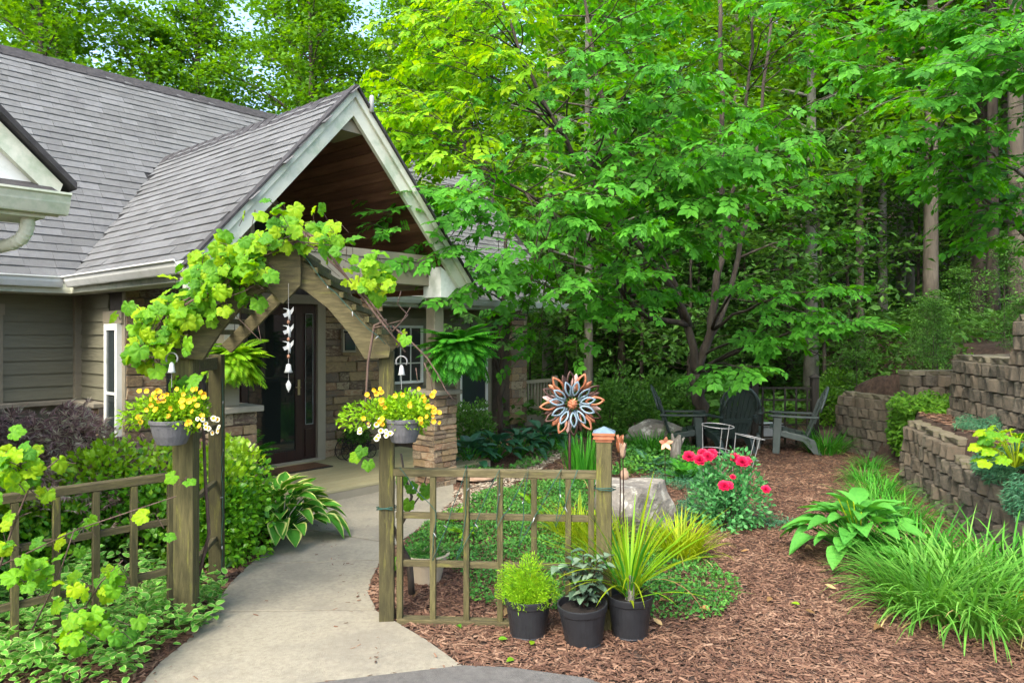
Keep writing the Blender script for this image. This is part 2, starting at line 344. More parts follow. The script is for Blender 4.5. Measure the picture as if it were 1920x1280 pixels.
m_drift = M('driftwood', [(.07, .06, .048), (.20, .18, .15), (.32, .30, .26)], rough=.95, scale=7, stretch=(5, 5, .6), bump=.8, bscale=24)
m_pvc = M('pale_tank', [(.30, .33, .33), (.38, .41, .41)], rough=.5)
# ================================================================ GROUND
def sstep(a, b, x):
    t = np.clip((x - a) / (b - a), 0, 1); return t * t * (3 - 2 * t)
def xb(y):     # foot of the lower retaining wall
    return np.interp(y, [-6, 5.53, 8.82, 10.2, 11.5, 13, 40], [.85, 3.91, 4.79, 5.5, 5.15, 5.4, 7.5])
def xu(y):     # foot of the upper wall
    return np.interp(y, [-6, 7.0, 9.08, 9.75, 12, 40], [1.45, 4.95, 5.52, 6.1, 7.2, 9.5])
def height(x, y):
    x = np.asarray(x, float); y = np.asarray(y, float)
    lower = np.where(y < 11.5, sstep(.06, .16, x - xb(y)), sstep(0, 3.2, x - xb(y)))
    upper = np.where(y < 9.7, sstep(.06, .16, x - xu(y)), sstep(0, 1.4, x - xu(y)))
    h = .80 * lower + .72 * upper + .10 * np.clip(x - xu(y) - .3, 0, 14) * upper
    mid = sstep(9.80, 9.92, y) * sstep(5.3, 5.45, x) * (1 - upper) * sstep(12.5, 10.5, y)
    h = h + .42 * np.clip(mid, 0, 1)
    h = h + .10 * np.clip(y - 17, 0, 12) + .34 * np.clip(y - 29, 0, 60) - .3 * np.clip(y - 120, 0, 400) * 0
    h = h + .02 * np.sin(x * 1.7 + y) * sstep(10, 14, y)
    return h
gx = np.concatenate([[-400, -200, -100, -60, -40, -25, -16, -11], np.arange(-8, 9.01, .1), [10, 11.5, 13, 15, 18, 22, 28, 36, 46, 60, 100, 200, 400]])
gy = np.concatenate([[-300, -120, -60, -30, -15, -6, -2, 0], np.arange(1.5, 15.01, .1), [16, 17, 18.5, 20, 22, 24, 27, 29, 32, 36, 42, 50, 60, 75, 90, 140, 300]])
XX, YY = np.meshgrid(gx, gy)
ZZ = height(XX, YY) + np.where((YY < 15) & (YY > 1.5), rng.normal(0, .004, XX.shape), 0)
nX, nY = len(gx), len(gy)
idx = np.arange(nX * nY).reshape(nY, nX)
GF = np.stack([idx[:-1, :-1], idx[:-1, 1:], idx[1:, 1:], idx[1:, :-1]], -1).reshape(-1, 4)
put(loft('ground', np.stack([XX, YY, ZZ], -1).reshape(-1, 3), GF, m_soil, smooth=True), kind='structure')

# ================================================================ PATH and DRIVEWAY
Lp = [(225, 1330), (300, 1245), (350, 1205), (395, 1150), (432, 1095), (468, 1060), (520, 1020), (545, 990), (520, 962), (470, 940)]
Rp = [(868, 1252), (800, 1203), (745, 1170), (705, 1146), (690, 1114), (696, 1088), (714, 1052), (742, 1022), (790, 990), (852, 938)]
LpG = [G(*p) for p in Lp]; RpG = [G(*p) for p in Rp]
front = [G(225, 1330), G(600, 1284), G(868, 1252)]
deck_l, deck_r = (.655 * 3.9 - .755 * 6.65, .755 * 3.9 + .655 * 6.65), (.655 * 6.5 - .755 * 6.65, .755 * 6.5 + .655 * 6.65)
PATH = [LpG[0]] + [front[1]] + RpG + [deck_r, deck_l] + LpG[7:0:-1]
def lerp2(a, b, t): return (a[0] + (b[0] - a[0]) * t, a[1] + (b[1] - a[1]) * t)
def gap(a, b, d=.011):
    v = Vector((b[0] - a[0], b[1] - a[1])).normalized(); n = Vector((-v.y, v.x)) * d
    return ((a[0] + n.x, a[1] + n.y), (b[0] + n.x, b[1] + n.y)), ((a[0] - n.x, a[1] - n.y), (b[0] - n.x, b[1] - n.y))
path_o = bpy.data.objects.new('path', None); COL.objects.link(path_o); ROOT[path_o] = (np.zeros(3), 0.0); path_o['kind'] = 'structure'
cuts = [(3, 3, ), (5, 6), (7, 7)]            # joints between left point i and right point j
ends = [((LpG[0], front[1]), None)]
def slab(poly):
    mb = MB(); mb.prism([(x, y, -.05) for x, y in poly], (0, 0, .064)); mb.build('slab', m_concrete, path_o, bevel=.003)
(j1a, j1b) = gap(LpG[3], RpG[3]); (j2a, j2b) = gap(LpG[5], RpG[6]); (j3a, j3b) = gap(LpG[7], RpG[7])
slab([LpG[0], front[1]] + RpG[:3] + [j1b[1], j1b[0]] + LpG[1:3][::-1])
slab([j1a[0], j1a[1]] + RpG[4:6] + [j2b[1], j2b[0], LpG[4]])
slab([j2a[0], j2a[1]] + [j3b[1], j3b[0], LpG[6]])
slab([j3a[0], j3a[1]] + RpG[8:] + [deck_r, deck_l])
drv = [G(225, 1331), G(600, 1285), G(868, 1253.2), G(960, 1257), G(1100, 1277), G(1160, 1300), (1.6, 2.2), (2, -4), (-6, -4), (-6, 2)]
mb = MB(); mb.prism([(x, y, -.06) for x, y in drv], (0, 0, .08)); put(mb.build('driveway', m_asphalt), kind='structure')
DRIVE = drv

# ================================================================ HOUSE   local frame: p along the front, q into the house
TH = math.atan2(.755, .655)
P0, Q0 = 4.53, 8.4
def w_of(p, q): return (.655 * p - .755 * q, .755 * p + .655 * q)
hx, hy = w_of(P0, Q0)
house = thing('house', 'taupe sided house with stone piers, grey shingle roof and gabled entry porch', 'house', (hx, hy, 0), TH)
class HB(MB):                                   # writes p,q,z; shifts to the house origin on build
    def build(s, name, mat, parent=None, **kw):
        s.V = [(v[0] - P0, v[1] - Q0, v[2]) for v in s.V]
        return MB.build(s, name, mat, parent or house, **kw)
def hbox(name, mat, p0, p1, q0, q1, z0, z1, parent=None, bevel=0.0):
    return HB().box(p0, p1, q0, q1, z0, z1).build(name, mat, parent, bevel=bevel)
EZ = 2.43; EP0, EP1, RP, RZ = 2.84, 6.22, 4.53, 4.31          # porch eaves, ridge
EQ, RQ, MRZ = 8.91, 11.60, 5.69                                # main eave, ridge
QF = 6.10                                                      # gable front
sp = (RZ - EZ) / (RP - EP0); sm = (MRZ - EZ) / (RQ - EQ)
# --- walls
wl = HB().box(-4, 3.08, 9.45, 13.6, 0, 2.34).build('wall', m_siding)
wr = HB().box(6.75, 11.4, 9.50, 13.6, 0, 2.34).build('wall', m_siding)
we = HB().prism([(3.12, 8.42, 0), (6.75, 8.42, 0), (6.75, 8.42, 2.45), (6.0, 8.42, 2.5), (RP, 8.42, 4.08), (3.06, 8.42, 2.5), (3.12, 8.42, 2.45)], (0, 3, 0)).build('wall', m_mortar)
# lap siding boards
def lap(p0, p1, q, z, ex, side, parent):
    """one clapboard; side 'q' faces -q along p, 'p' faces -p along q (p0,p1 then are q values and q is p)"""
    t0, t1 = .024, .006
    if side == 'q': pts = [(p0, q, z), (p0, q - t0, z), (p0, q - t1, z + ex + .012), (p0, q, z + ex + .012)]; e = (p1 - p0, 0, 0)
    else: pts = [(q, p0, z), (q - t0, p0, z), (q - t1, p0, z + ex + .012), (q, p0, z + ex + .012)]; e = (0, p1 - p0, 0)
    return HB().prism(pts, e).build('siding_board', m_siding, parent)
for i in range(9):
    z = 1.07 + i * .147
    lap(.9, 3.03, 9.445, z, .147, 'q', wl)
    lap(8.56, 9.44, 3.115, z, .147, 'p', wl)
for i in range(10):
    lap(6.8, 10.3, 9.495, .86 + i * .147, .147, 'q', wr)
hbox('corner_post', m_tan, 3.03, 3.13, 9.36, 9.46, 1.05, 2.36, wl, .004)
hbox('corner_trim', m_tan, 3.085, 3.135, 8.075, 8.15, .1, 2.40, we, .003)
hbox('window_casing', m_tan, 2.20, 2.335, 9.40, 9.46, 1.0, 2.02, wl, .003)
hbox('window_casing', m_tan, 2.14, 2.35, 9.385, 9.46, 2.02, 2.14, wl, .003)
# stone ledge and water table
lb = HB(); lb.box(.5, 3.02, 9.30, 9.46, 1.0, 1.055); lb.build('ledge', m_capstone, wl, bevel=.01)
lb = HB(); lb.box(2.96, 3.12, 8.60, 9.30, 1.0, 1.055); lb.build('ledge', m_capstone, wl, bevel=.01)
# --- stones: a few rough unit meshes, scaled
def stone_mesh(seed):
    r = random.Random(seed); bm = bmesh.new(); bmesh.ops.create_cube(bm, size=1)
    bmesh.ops.bevel(bm, geom=list(bm.edges), offset=.07, segments=1, affect='EDGES')
    for v in bm.verts:
        v.co += Vector((r.uniform(-.045, .045), r.uniform(-.09, .09), r.uniform(-.06, .06)))
    me = bpy.data.meshes.new('stone'); bm.to_mesh(me); bm.free(); me.materials.append(m_stone); return me
STONES = [stone_mesh(i) for i in range(8)]
def stones(parent, a0, a1, z0, z1, q, axis, hmin=.05, hmax=.12, lmin=.12, lmax=.34, seed=1, th=.06):
    """ledgestone courses on a vertical face at q (axis 'p': runs along p facing -q; '-p': runs along q facing -p; '+p' facing +p)"""
    r = random.Random(seed); z = z0; n = 0
    while z < z1 - .02:
        h = min(r.uniform(hmin, hmax), z1 - z)
        if z1 - z - h < .035: h = z1 - z
        a = a0
        while a < a1 - .01:
            l = r.uniform(lmin, lmax)
            if a1 - a - l < .08: l = a1 - a
            d = th + r.uniform(-.012, .012); g = .008
            if axis == 'p': loc = (a + l / 2 - P0, q - Q0 - d / 2 + .02, z + h / 2); s = (l - g, d, h - g); M4 = MM(loc, (1, 0, 0), (0, 1, 0), (0, 0, 1), s)
            else:
                sg = -1 if axis == '-p' else 1
                loc = (q - P0 + sg * (d / 2 - .02), a + l / 2 - Q0, z + h / 2); s = (l - g, d, h - g); M4 = MM(loc, (0, 1, 0), (-1, 0, 0), (0, 0, 1), s)
            obj('stone', STONES[r.randrange(8)], None, parent, M4); a += l; n += 1
        z += h
    return n
ns = 0
hbox('pillar_core', m_mortar, 3.12, 3.50, 8.10, 8.45, 0, 2.42, we)
ns += stones(we, 3.09, 3.52, .3, 2.40, 8.10, 'p', seed=3, lmin=.14, lmax=.3, hmin=.08, hmax=.15)
ns += stones(we, 5.74, 6.76, .13, 2.46, 8.42, 'p', seed=4, lmin=.16, lmax=.42, hmin=.08, hmax=.15)
ns += stones(wl, 8.60, 9.36, .62, 1.0, 3.06, '-p', seed=5, lmin=.15, lmax=.3)
hbox('water_table', m_mortar, 3.02, 3.10, 8.60, 9.44, 0, 1.0, wl)
# --- side light window in the return wall
sw = hbox('window', m_trim_w, 3.055, 3.12, 8.15, 8.50, .45, 1.92)
hbox('pane', m_glass2, 3.045, 3.05, 8.205, 8.44, .52, 1.85, sw)
for a, b, c, d in ((8.15, 8.205, .45, 1.92), (8.44, 8.50, .45, 1.92), (8.205, 8.44, .45, .52), (8.205, 8.44, 1.85, 1.92)): hbox('frame', m_trim_w, 3.03, 3.06, a, b, c, d, sw, .004)
hbox('sash_rail', m_trim_w, 3.035, 3.052, 8.205, 8.44, 1.16, 1.19, sw)
hbox('casing', m_tan, 3.07, 3.12, 8.50, 8.59, .4, 1.92, sw, .003); hbox('casing', m_tan, 3.06, 3.12, 8.10, 8.61, 1.925, 2.06, sw, .003)
# --- entry door
DZ = .135
dr = hbox('door', m_door, 4.26, 5.60, 8.34, 8.41, DZ, 2.20)
def dbox(n, m, *a, bevel=.003): return hbox(n, m, *a, dr, bevel)
dbox('door_stile', m_door, 4.52, 4.60, 8.30, 8.345, DZ + .02, 2.16); dbox('door_stile', m_door, 5.27, 5.36, 8.30, 8.345, DZ + .02, 2.16)
dbox('door_rail', m_door, 4.60, 5.27, 8.30, 8.345, DZ + .02, DZ + .17); dbox('door_rail', m_door, 4.60, 5.27, 8.30, 8.345, 2.06, 2.16)
dbox('door_glass', m_glass, 4.60, 5.27, 8.318, 8.33, DZ + .17, 2.06)
for a in (4.30, 5.41):
    dbox('side_light', m_glass, a + .02, a + .13, 8.322, 8.335, .62, 2.08); 
    for z in (.62, 2.075): dbox('came', m_wire, a + .015, a + .135, 8.315, 8.325, z, z + .008, bevel=0)
    for x in (.015, .128): dbox('came', m_wire, a + x, a + x + .006, 8.315, 8.325, .62, 2.08, bevel=0)
    dbox('panel', m_door, a + .02, a + .13, 8.32, 8.34, .2, .56)
hd = dbox('handle_plate', m_brass, 5.295, 5.33, 8.285, 8.30, 1.02, 1.22)
HB().tube([(5.312, 8.29, 1.12), (5.312, 8.25, 1.12), (5.24, 8.245, 1.125)], .008, 6).build('handle', m_brass, dr, smooth=True)
dbox('threshold', m_tan, 4.16, 5.70, 8.28, 8.34, DZ - .01, DZ + .03)
for a, b, c, d in ((4.13, 4.25, DZ, 2.33), (5.61, 5.73, DZ, 2.33), (4.25, 5.61, 2.21, 2.33)): dbox('casing', m_tan, a, b, 8.30, 8.42, c, d)
# --- right hand windows
def window(p0, p1, z0, z1, q, nx, nz, cas):
    f = hbox('window', m_glass2, p0, p1, q - .03, q - .005, z0, z1)
    for a, b, c, d in ((p0 - .045, p0, z0 - .045, z1 + .045), (p1, p1 + .045, z0 - .045, z1 + .045), (p0, p1, z0 - .045, z0), (p0, p1, z1, z1 + .045)): hbox('frame', m_trim_w, a, b, q - .06, q, c, d, f, .003)
    for i in range(1, nx): x = p0 + (p1 - p0) * i / nx; hbox('muntin', m_trim_w, x - .01, x + .01, q - .042, q - .03, z0, z1, f)
    for i in range(1, nz): z = z0 + (z1 - z0) * i / nz; hbox('muntin', m_trim_w, p0, p1, q - .044, q - .031, z - .01, z + .01, f)
    for a, b, c, d in ((p0 - .14, p0 - .05, z0 - .1, z1 + .05), (p1 + .05, p1 + .14, z0 - .1, z1 + .05), (p0 - .15, p1 + .15, z1 + .05, z1 + .17)): hbox('casing', cas, a, b, q - .05, q, c, d, f, .003)
window(7.55, 8.45, 1.02, 1.92, 9.47, 4, 3, m_tan)
window(9.45, 10.1, .42, 1.5, 9.47, 1, 1, m_tan)
hbox('pillar_core', m_mortar, 10.36, 10.78, 9.02, 9.5, 0, 2.35, wr)
ns += stones(wr, 10.34, 10.80, .1, 2.3, 9.02, 'p', seed=8, lmin=.2, lmax=.46, hmin=.1, hmax=.17)
# far side porch with railing
fp = hbox('side_porch', m_deck, 10.8, 12.6, 9.1, 11.2, -.05, .2); hbox('edge_board', m_tan, 10.8, 12.62, 9.07, 9.1, -.02, .22, fp)
hbox('top_rail', m_tan, 10.8, 11.9, 9.16, 9.25, .84, .90, fp); hbox('bottom_rail', m_tan, 10.8, 11.9, 9.18, 9.23, .32, .37, fp)
for i in range(11): x = 10.88 + i * .1; hbox('baluster', m_tan, x, x + .035, 9.187, 9.223, .37, .84, fp)
hbox('rail_post', m_tan, 11.9, 12.0, 9.15, 9.25, .2, .96, fp, .004)
# --- porch deck of boards
dk = hbox('deck', m_tan, 3.4, 7.1, 6.585, 8.42, 0, .098); 
for i in range(13):
    q = 6.56 + i * .143; hbox('deck_board', m_deck, 3.36, 7.12, q, q + .136, .10, .132, dk, .004)
hbox('fascia_board', m_tan, 3.36, 7.12, 6.562, 6.583, .01, .098, dk)
# --- piers, posts, beam
PQ = 6.42
for pc, sd_ in ((3.36, 21), (5.98, 23)):
    pr = hbox('pier', m_mortar, pc - .15, pc + .15, PQ - .15, PQ + .15, 0, 1.10)
    for face, ax, q in ((0, 'p', PQ - .155), (1, '-p', pc - .155), (2, '+p', pc + .155)):
        a = pc if ax == 'p' else PQ
        if face == 2 and pc > 5: continue
        ns += stones(pr, a - .185, a + .185, .0, 1.09, q, ax, hmin=.045, hmax=.095, lmin=.09, lmax=.24, seed=sd_ * 7 + face, th=.055)
    hbox('pier_cap', m_capstone, pc - .235, pc + .235, PQ - .235, PQ + .235, 1.09, 1.145, pr, .008)
    hbox('post', m_tan, pc - .075, pc + .075, PQ - .075, PQ + .075, 1.145, 2.38, None, .006)
hbox('beam', m_tan, 3.14, 5.94, PQ - .09, PQ + .09, 2.38, 2.64, None, .005); hbox('beam_cap', m_tan, 3.24, 5.84, PQ - .105, PQ + .105, 2.643, 2.73, None, .004)
for pc in (3.36, 5.98): hbox('side_beam', m_tan, pc - .07, pc + .07, PQ + .095, 8.34, 2.36, 2.56, None, .004)
# --- roofs
def roof_slab(pts, nrm, name='roof'):
    return HB().prism(pts, nrm).build(name, m_roofdeck)
def slope_z(p): return EZ + sp * (p - EP0)
T = .07
rl = roof_slab([(EP0, QF, EZ), (RP, QF, RZ), (RP, 10.6, RZ), (EP0, 9.0, EZ)], (.0, 0, -T))
rr = roof_slab([(RP, QF, RZ), (EP1, QF, EZ), (EP1, 9.0, EZ), (RP, 10.6, RZ)], (.0, 0, -T))
rm = roof_slab([(-4, EQ, EZ), (11.9, EQ, EZ), (11.9, RQ, MRZ), (-4, RQ, MRZ)], (.0, 0, -T))
roof_slab([(-4, RQ, MRZ), (11.9, RQ, MRZ), (11.9, 14.3, EZ), (-4, 14.3, EZ)], (.0, 0, -T))
# shingles: unit tab meshes, thick butt edge at the bottom
EXP = .127
def tab_mesh(seed):
    r = random.Random(seed); a, b, c = r.uniform(-.012, .012), r.uniform(-.012, .012), .016 + r.uniform(-.004, .005)
    mb = MB(); mb.add([(-.5, 0 + a * .4, .004), (.5, b * .4, .004), (.5, 1.06, .002), (-.5, 1.06, .002), (-.5, a * .4, c), (.5, b * .4, c), (.5, 1.06, .004), (-.5, 1.06, .004)],
                      [(4, 5, 6, 7), (0, 1, 5, 4), (1, 2, 6, 5), (3, 0, 4, 7)])
    me = npmesh('shingle', np.array(mb.V), mb.F); me.materials.append(m_shingle); return me, np.array(mb.V), mb.F
TABS = [tab_mesh(i) for i in range(6)]
shingle_jobs = []                               # (plane origin, along, up, normal, a, s, length, tab) gathered, nearest become single parts
def shingle_plane(org, al, up, nrm, alen, slen, inside, parent, seed, width=(.20, .34)):
    r = random.Random(seed); org = Vector(org); al = Vector(al); up = Vector(up).normalized(); nrm = Vector(nrm).normalized()
    s = 0
    while s < slen - .03:
        a = -r.uniform(0, .3)
        while a < alen:
            l = r.uniform(*width); c = org + al * (a + l / 2) + up * s
            ok = inside(a, a + l, s, s + EXP)
            if ok: shingle_jobs.append((parent, c + nrm * .002, al, up, nrm, l - .003, r.randrange(6)))
            a += l
        s += EXP
Ls = math.hypot(RP - EP0, RZ - EZ); Lm = math.hypot(RQ - EQ, MRZ - EZ)
def left_in(a0, a1, s0, s1):                     # along q from the gable front, valley cuts the far end
    t = s0 / Ls; qmax = EQ + (RZ - EZ) * t / sm; return QF - .001 <= QF + a0 + .16 and QF + a0 < qmax - .02 and QF + a1 < qmax + .2 and s1 < Ls + .08
def main_in(a0, a1, s0, s1):
    p0 = a0 - 1.0; p1 = a1 - 1.0; z = EZ + (MRZ - EZ) * s0 / Lm; 
    if s1 > Lm + .06: return False
    if z < RZ:
        h = (RZ - z) / sp
        if p0 > RP - h - .02 and p1 < RP + h + .02: return False
    return p1 < 11.9
shingle_plane((EP0, QF, EZ), (0, 1, 0), (RP - EP0, 0, RZ - EZ), (-(RZ - EZ), 0, RP - EP0), 4.7, Ls, left_in, rl, 5)
ridx = len(shingle_jobs)
shingle_plane((-1.0, EQ, EZ), (1, 0, 0), (0, RQ - EQ, MRZ - EZ), (0, -(MRZ - EZ), RQ - EQ), 12.9, Lm, main_in, rm, 6)
def jm(j):
    par, c, al, up, nrm, l, k = j
    return MM((c.x - P0, c.y - Q0, c.z), al, up, nrm, (l, EXP, 1.0)), k
# the porch slope runs along q: its 'along' x 'up' handedness only flips winding, which is harmless
order = sorted(range(len(shingle_jobs)), key=lambda i: (i >= ridx, shingle_jobs[i][1].length if i < ridx else abs(shingle_jobs[i][1].x - 3.0) + .3 * abs(shingle_jobs[i][1].z - 3.2)))
single = set(order[:300])
restV, restF = {}, {}
for i, j in enumerate(shingle_jobs):
    Mx, k = jm(j)
    if i in single: obj('shingle', TABS[k][0], None, j[0], Mx)
    else:
        A = np.array(Mx); V = TABS[k][1] @ A[:3, :3].T + A[:3, 3]
        q = restV.setdefault(j[0], []); f = restF.setdefault(j[0], []); n0 = 8 * len(q); q.append(V); f += [tuple(x + n0 for x in t) for t in TABS[k][2]]
for par, q in restV.items():
    o = obj('shingles', npmesh('shingles', np.concatenate(q), np.array(restF[par])), m_shingle_s, par); o['kind'] = 'stuff'
# ridge caps and valley
def caps(p0, p1, n, side, parent):
    p0, p1 = Vector(p0), Vector(p1)
    for i in range(n):
        a = p0.lerp(p1, i / n); b = p0.lerp(p1, (i + 1.12) / n); lift = .012
        sd = Vector(side); dz = .13
        pts = [a + sd * .14 + Vector((0, 0, -dz)), a + Vector((0, 0, .03)), a - sd * .14 + Vector((0, 0, -dz))]
        pte = [b + sd * .14 + Vector((0, 0, -dz - lift)), b + Vector((0, 0, .03 - lift)), b - sd * .14 + Vector((0, 0, -dz - lift))]
        V = [v for v in pts + pte] + [v - Vector((0, 0, .012)) for v in pts + pte]
        HB().add(V, [(0, 1, 4, 3), (1, 2, 5, 4), (6, 9, 10, 7), (7, 10, 11, 8), (0, 6, 7, 1), (1, 7, 8, 2)]).build('ridge_cap', m_ridge, parent)
caps((RP, QF - .02, RZ), (RP, 10.40, RZ), 18, (1, 0, 0), rl)
caps((11.9, RQ, MRZ), (.5, RQ, MRZ), 44, (0, -1, 0), rm)
# rake boards (fascia), a broad board with a proud upper strip
def rake(pa, za, pb, zb, nm):
    d = Vector((pb - pa, 0, zb - za)).normalized(); dn = Vector((0, 0, -1))
    for nme, q0, q1, o0, o1 in (('rake_board', QF - .03, QF + .02, .0, .27), ('rake_trim', QF - .062, QF - .032, -.015, .085)):
        pts = [(pa, q0, za - o0), (pb, q0, zb - o0), (pb, q0, zb - o1), (pa, q0, za - o1)]
        HB().prism(pts, (0, q1 - q0, 0)).build(nme, m_trim, nm, bevel=.004)
rake(EP0 - .04, slope_z(EP0 - .04), RP, RZ, rl)
rake(RP + .001, RZ - .001, EP1 + .04, slope_z(EP0 - .04), rr)
# roof drip edge (dark) above the rakes
for a, b, par in (((EP0 - .06, EZ - .06), (RP, RZ + .02), rl), ((RP, RZ + .02), (EP1 + .06, EZ - .06), rr)):
    HB().bar((a[0], QF - .04, a[1] + .012), (b[0], QF - .04, b[1] + .012), .1, .022, (0, 0, 1)).build('drip_edge', m_ridge, par)
# boxed eave returns at both feet of the gable
HB().prism([(EP0 - .03, QF + .03, EZ - .13), (EP0 + .40, QF + .03, EZ + .18), (EP0 + .40, QF + .03, EZ - .17), (EP0 - .03, QF + .03, EZ - .19)], (0, .06, 0)).build('eave_return', m_trim, rl)
HB().prism([(EP1 - .42, QF + .025, EZ - .12), (EP1 - .42, QF + .025, EZ + .16), (EP1 + .03, QF + .025, EZ - .10), (EP1 + .03, QF + .025, EZ - .19), (EP1 - .42, QF + .025, EZ - .19)], (0, .3, 0)).build('eave_return', m_trim_w, rr)
# king block at the gable peak
HB().prism([(RP - .16, QF + .04, RZ - .42), (RP + .16, QF + .04, RZ - .42), (RP, QF + .04, RZ - .24)], (0, .5, 0)).build('ridge_block', m_tan, rr)
# dark plank ceiling under both slopes
for side in (-1, 1):
    d = Vector((side * (RP - EP0), 0, -(RZ - EZ))).normalized(); n = Vector((side * (RZ - EZ), 0, RP - EP0)).normalized()
    for i in range(19):
        s0 = .30 + i * .115; c = Vector((RP, 0, RZ - .09 - T)) + d * (s0 + .054)
        a = c + Vector((0, QF + .05, 0)); b = c + Vector((0, 8.44, 0))
        HB().bar(a, b, .110, .016, n).build('ceiling_plank', m_plank, rl if side < 0 else rr)
# gable wall above the door: framed panes
gw = HB().prism([(3.06, 8.415, 2.45), (6.0, 8.415, 2.45), (RP, 8.415, 4.06)], (0, .004, 0)).build('gable_wall', m_siding)
HB().prism([(3.5, 8.40, 2.62), (4.36, 8.40, 2.62), (4.36, 8.40, 3.62)], (0, .01, 0)).build('pane', m_glass2, gw)
HB().prism([(4.70, 8.40, 2.62), (5.56, 8.40, 2.62), (4.70, 8.40, 3.62)], (0, .01, 0)).build('pane', m_glass2, gw)
for a, b in (((3.42, 2.60), (4.36, 3.70)), ((5.64, 2.60), (4.70, 3.70)), ((4.36, 2.5), (4.36, 3.7)), ((4.70, 2.5), (4.70, 3.7)), ((3.4, 2.60), (5.66, 2.60))):
    HB().bar((a[0], 8.385, a[1]), (b[0], 8.385, b[1]), .05, .05, (0, 1, 0)).build('pane_frame', m_trim, gw)
HB().bar((4.53, 8.37, 2.36), (4.53, 8.37, 4.0), .28, .03, (0, 1, 0)).build('king_post', m_tan, gw)
HB().bar((4.40, 8.36, 4.02), (5.95, 8.36, 2.40), .04, .22, (1, 0, 1)).build('gable_rafter', m_tan, gw)
# gutters: profile swept along the eaves
def gutter(a, b, out, name='gutter', parent=None, mat=None, h=.115):
    a, b, out = Vector(a), Vector(b), Vector(out); pr = [(.0, 0), (.0, -h), (.055, -h), (.075, -h * .62), (.085, -h * .55), (.10, -h * .22), (.118, -.012), (.118, .0), (.104, .0), (.090, -h * .5), (.06, -h + .006), (.006, -h + .006), (.006, 0)]
    pts = [a + out * x + Vector((0, 0, z)) for x, z in pr]
    return HB().prism(pts, b - a).build(name, mat or m_trim_w, parent)
gutter((EP0 - .01, QF + .0, EZ + .005), (EP0 - .01, EQ - .09, EZ + .005), (-1, 0, 0))
gutter((EP0 - .10, EQ - .01, EZ + .003), (-4, EQ - .01, EZ + .003), (0, -1, 0))
gutter((EP1 + .3, EQ - .01, EZ + .003), (11.9, EQ - .01, EZ + .003), (0, -1, 0))
hbox('soffit', m_trim, EP0, 3.10, QF + .06, 8.95, EZ - .17, EZ - .15); hbox('frieze', m_tan, 3.06, 3.12, QF + .1, 9.4, 2.10 + .2, EZ - .152)
hbox('soffit', m_trim, -4, 3.04, EQ, 9.5, EZ - .172, EZ - .151); hbox('soffit', m_trim, EP1, 11.8, EQ, 9.55, EZ - .172, EZ - .151)
hbox('fascia', m_trim, EP0, EP0 + .02, QF + .06, EQ, EZ - .155, EZ - .06); hbox('fascia', m_trim, -4, EP0, EQ, EQ + .02, EZ - .155, EZ - .06)
hbox('fascia', m_trim, EP1 + .03, 11.8, EQ, EQ + .02, EZ - .155, EZ - .06)
# --- garage corner, upper left
gh = w_of(.2, 6.0)
garage = thing('garage', 'pale gabled garage corner with cream gutter and curved downspout, nearer than the house', 'building', (gh[0], gh[1], 0), TH)
class GB(MB):
    def build(s, name, mat, parent=None, **kw):
        s.V = [(v[0] - .2, v[1] - 6.0, v[2]) for v in s.V]; return MB.build(s, name, mat, parent or garage, **kw)
GP, GZ = 1.56, 2.73
GB().prism([(-1.0, 5.12, 0), (1.05, 5.12, 0), (1.05, 5.12, 2.9), (-.7, 5.12, 4.6), (-2.4, 5.12, 2.9), (-2.4, 5.12, 0)], (0, 2.6, 0)).build('wall', m_siding)
gwl = GB().prism([(GP - .06, 5.10, GZ - .06), (-.7, 5.10, GZ + (GP + .7) * .97 - .06), (-.7, 5.10, GZ - .06)], (0, .018, 0)).build('gable_panel', m_trim_w)
GB().prism([(GP, 5.03, GZ), (-.7, 5.03, GZ + 2.26 * .97), (-.7, 5.03, GZ + 2.26 * .97 - .17), (GP - .1, 5.03, GZ - .05), (GP - .02, 5.03, GZ - .06)], (0, .06, 0)).build('rake_board', m_trim)
GB().prism([(GP + .06, 4.97, GZ - .03), (-.7, 4.97, GZ + 2.32 * .97 - .02), (-.7, 4.97, GZ + 2.32 * .97 + .02), (GP + .06, 4.97, GZ + .012)], (0, 2.7, 0)).build('roof', m_ridge)
GB().prism([(-1.5, 4.74, 2.60), (-1.5, 5.1, 2.73), (-1.5, 5.1, 2.70), (-1.5, 4.74, 2.57)], (3.0, 0, 0)).build('lower_roof', m_ridge)
gg = [(0, 0), (0, -.12), (.055, -.12), (.078, -.075), (.085, -.068), (.105, -.02), (.12, -.012), (.12, .0), (.105, 0), (.09, -.06), (.06, -.114), (.006, -.114), (.006, 0)]
GB().prism([(-1.6, 4.74 - x, 2.612 + z) for x, z in gg], (3.08, 0, 0)).build('gutter', m_trim)
GB().box(-1.5, 1.38, 4.742, 5.09, 2.47, 2.49).build('soffit', m_trim); GB().box(-1.5, 1.45, 4.745, 4.765, 2.485, 2.57).build('fascia', m_trim)
dsp = [AT(52, 400, 4.15), AT(52, 418, 4.15), AT(49, 434, 4.16), AT(40, 448, 4.17), AT(24, 457, 4.2), AT(0, 463, 4.24), AT(-40, 470, 4.3), AT(-60, 500, 4.3), AT(-60, 1100, 4.3)]
MB().tube(dsp, .036, 12).build('downspout', m_trim, garage, world=True, smooth=True)
for k in range(7):
    t = k / 6; i = 1 + t * 3; j = min(int(i), 3); pa, pb = Vector(dsp[j]), Vector(dsp[j + 1]); c_ = pa.lerp(pb, i - j); dv = (pb - pa).normalized() * .006
    MB().tube([c_ - dv, c_ + dv], .0385, 12).build('crimp_ring', m_trim, garage, world=True)
GB().tube([(.7, 4.72, 2.47), (1.0, 4.705, 2.488), (1.15, 4.7, 2.503)], .005, 5).build('cable', m_black)
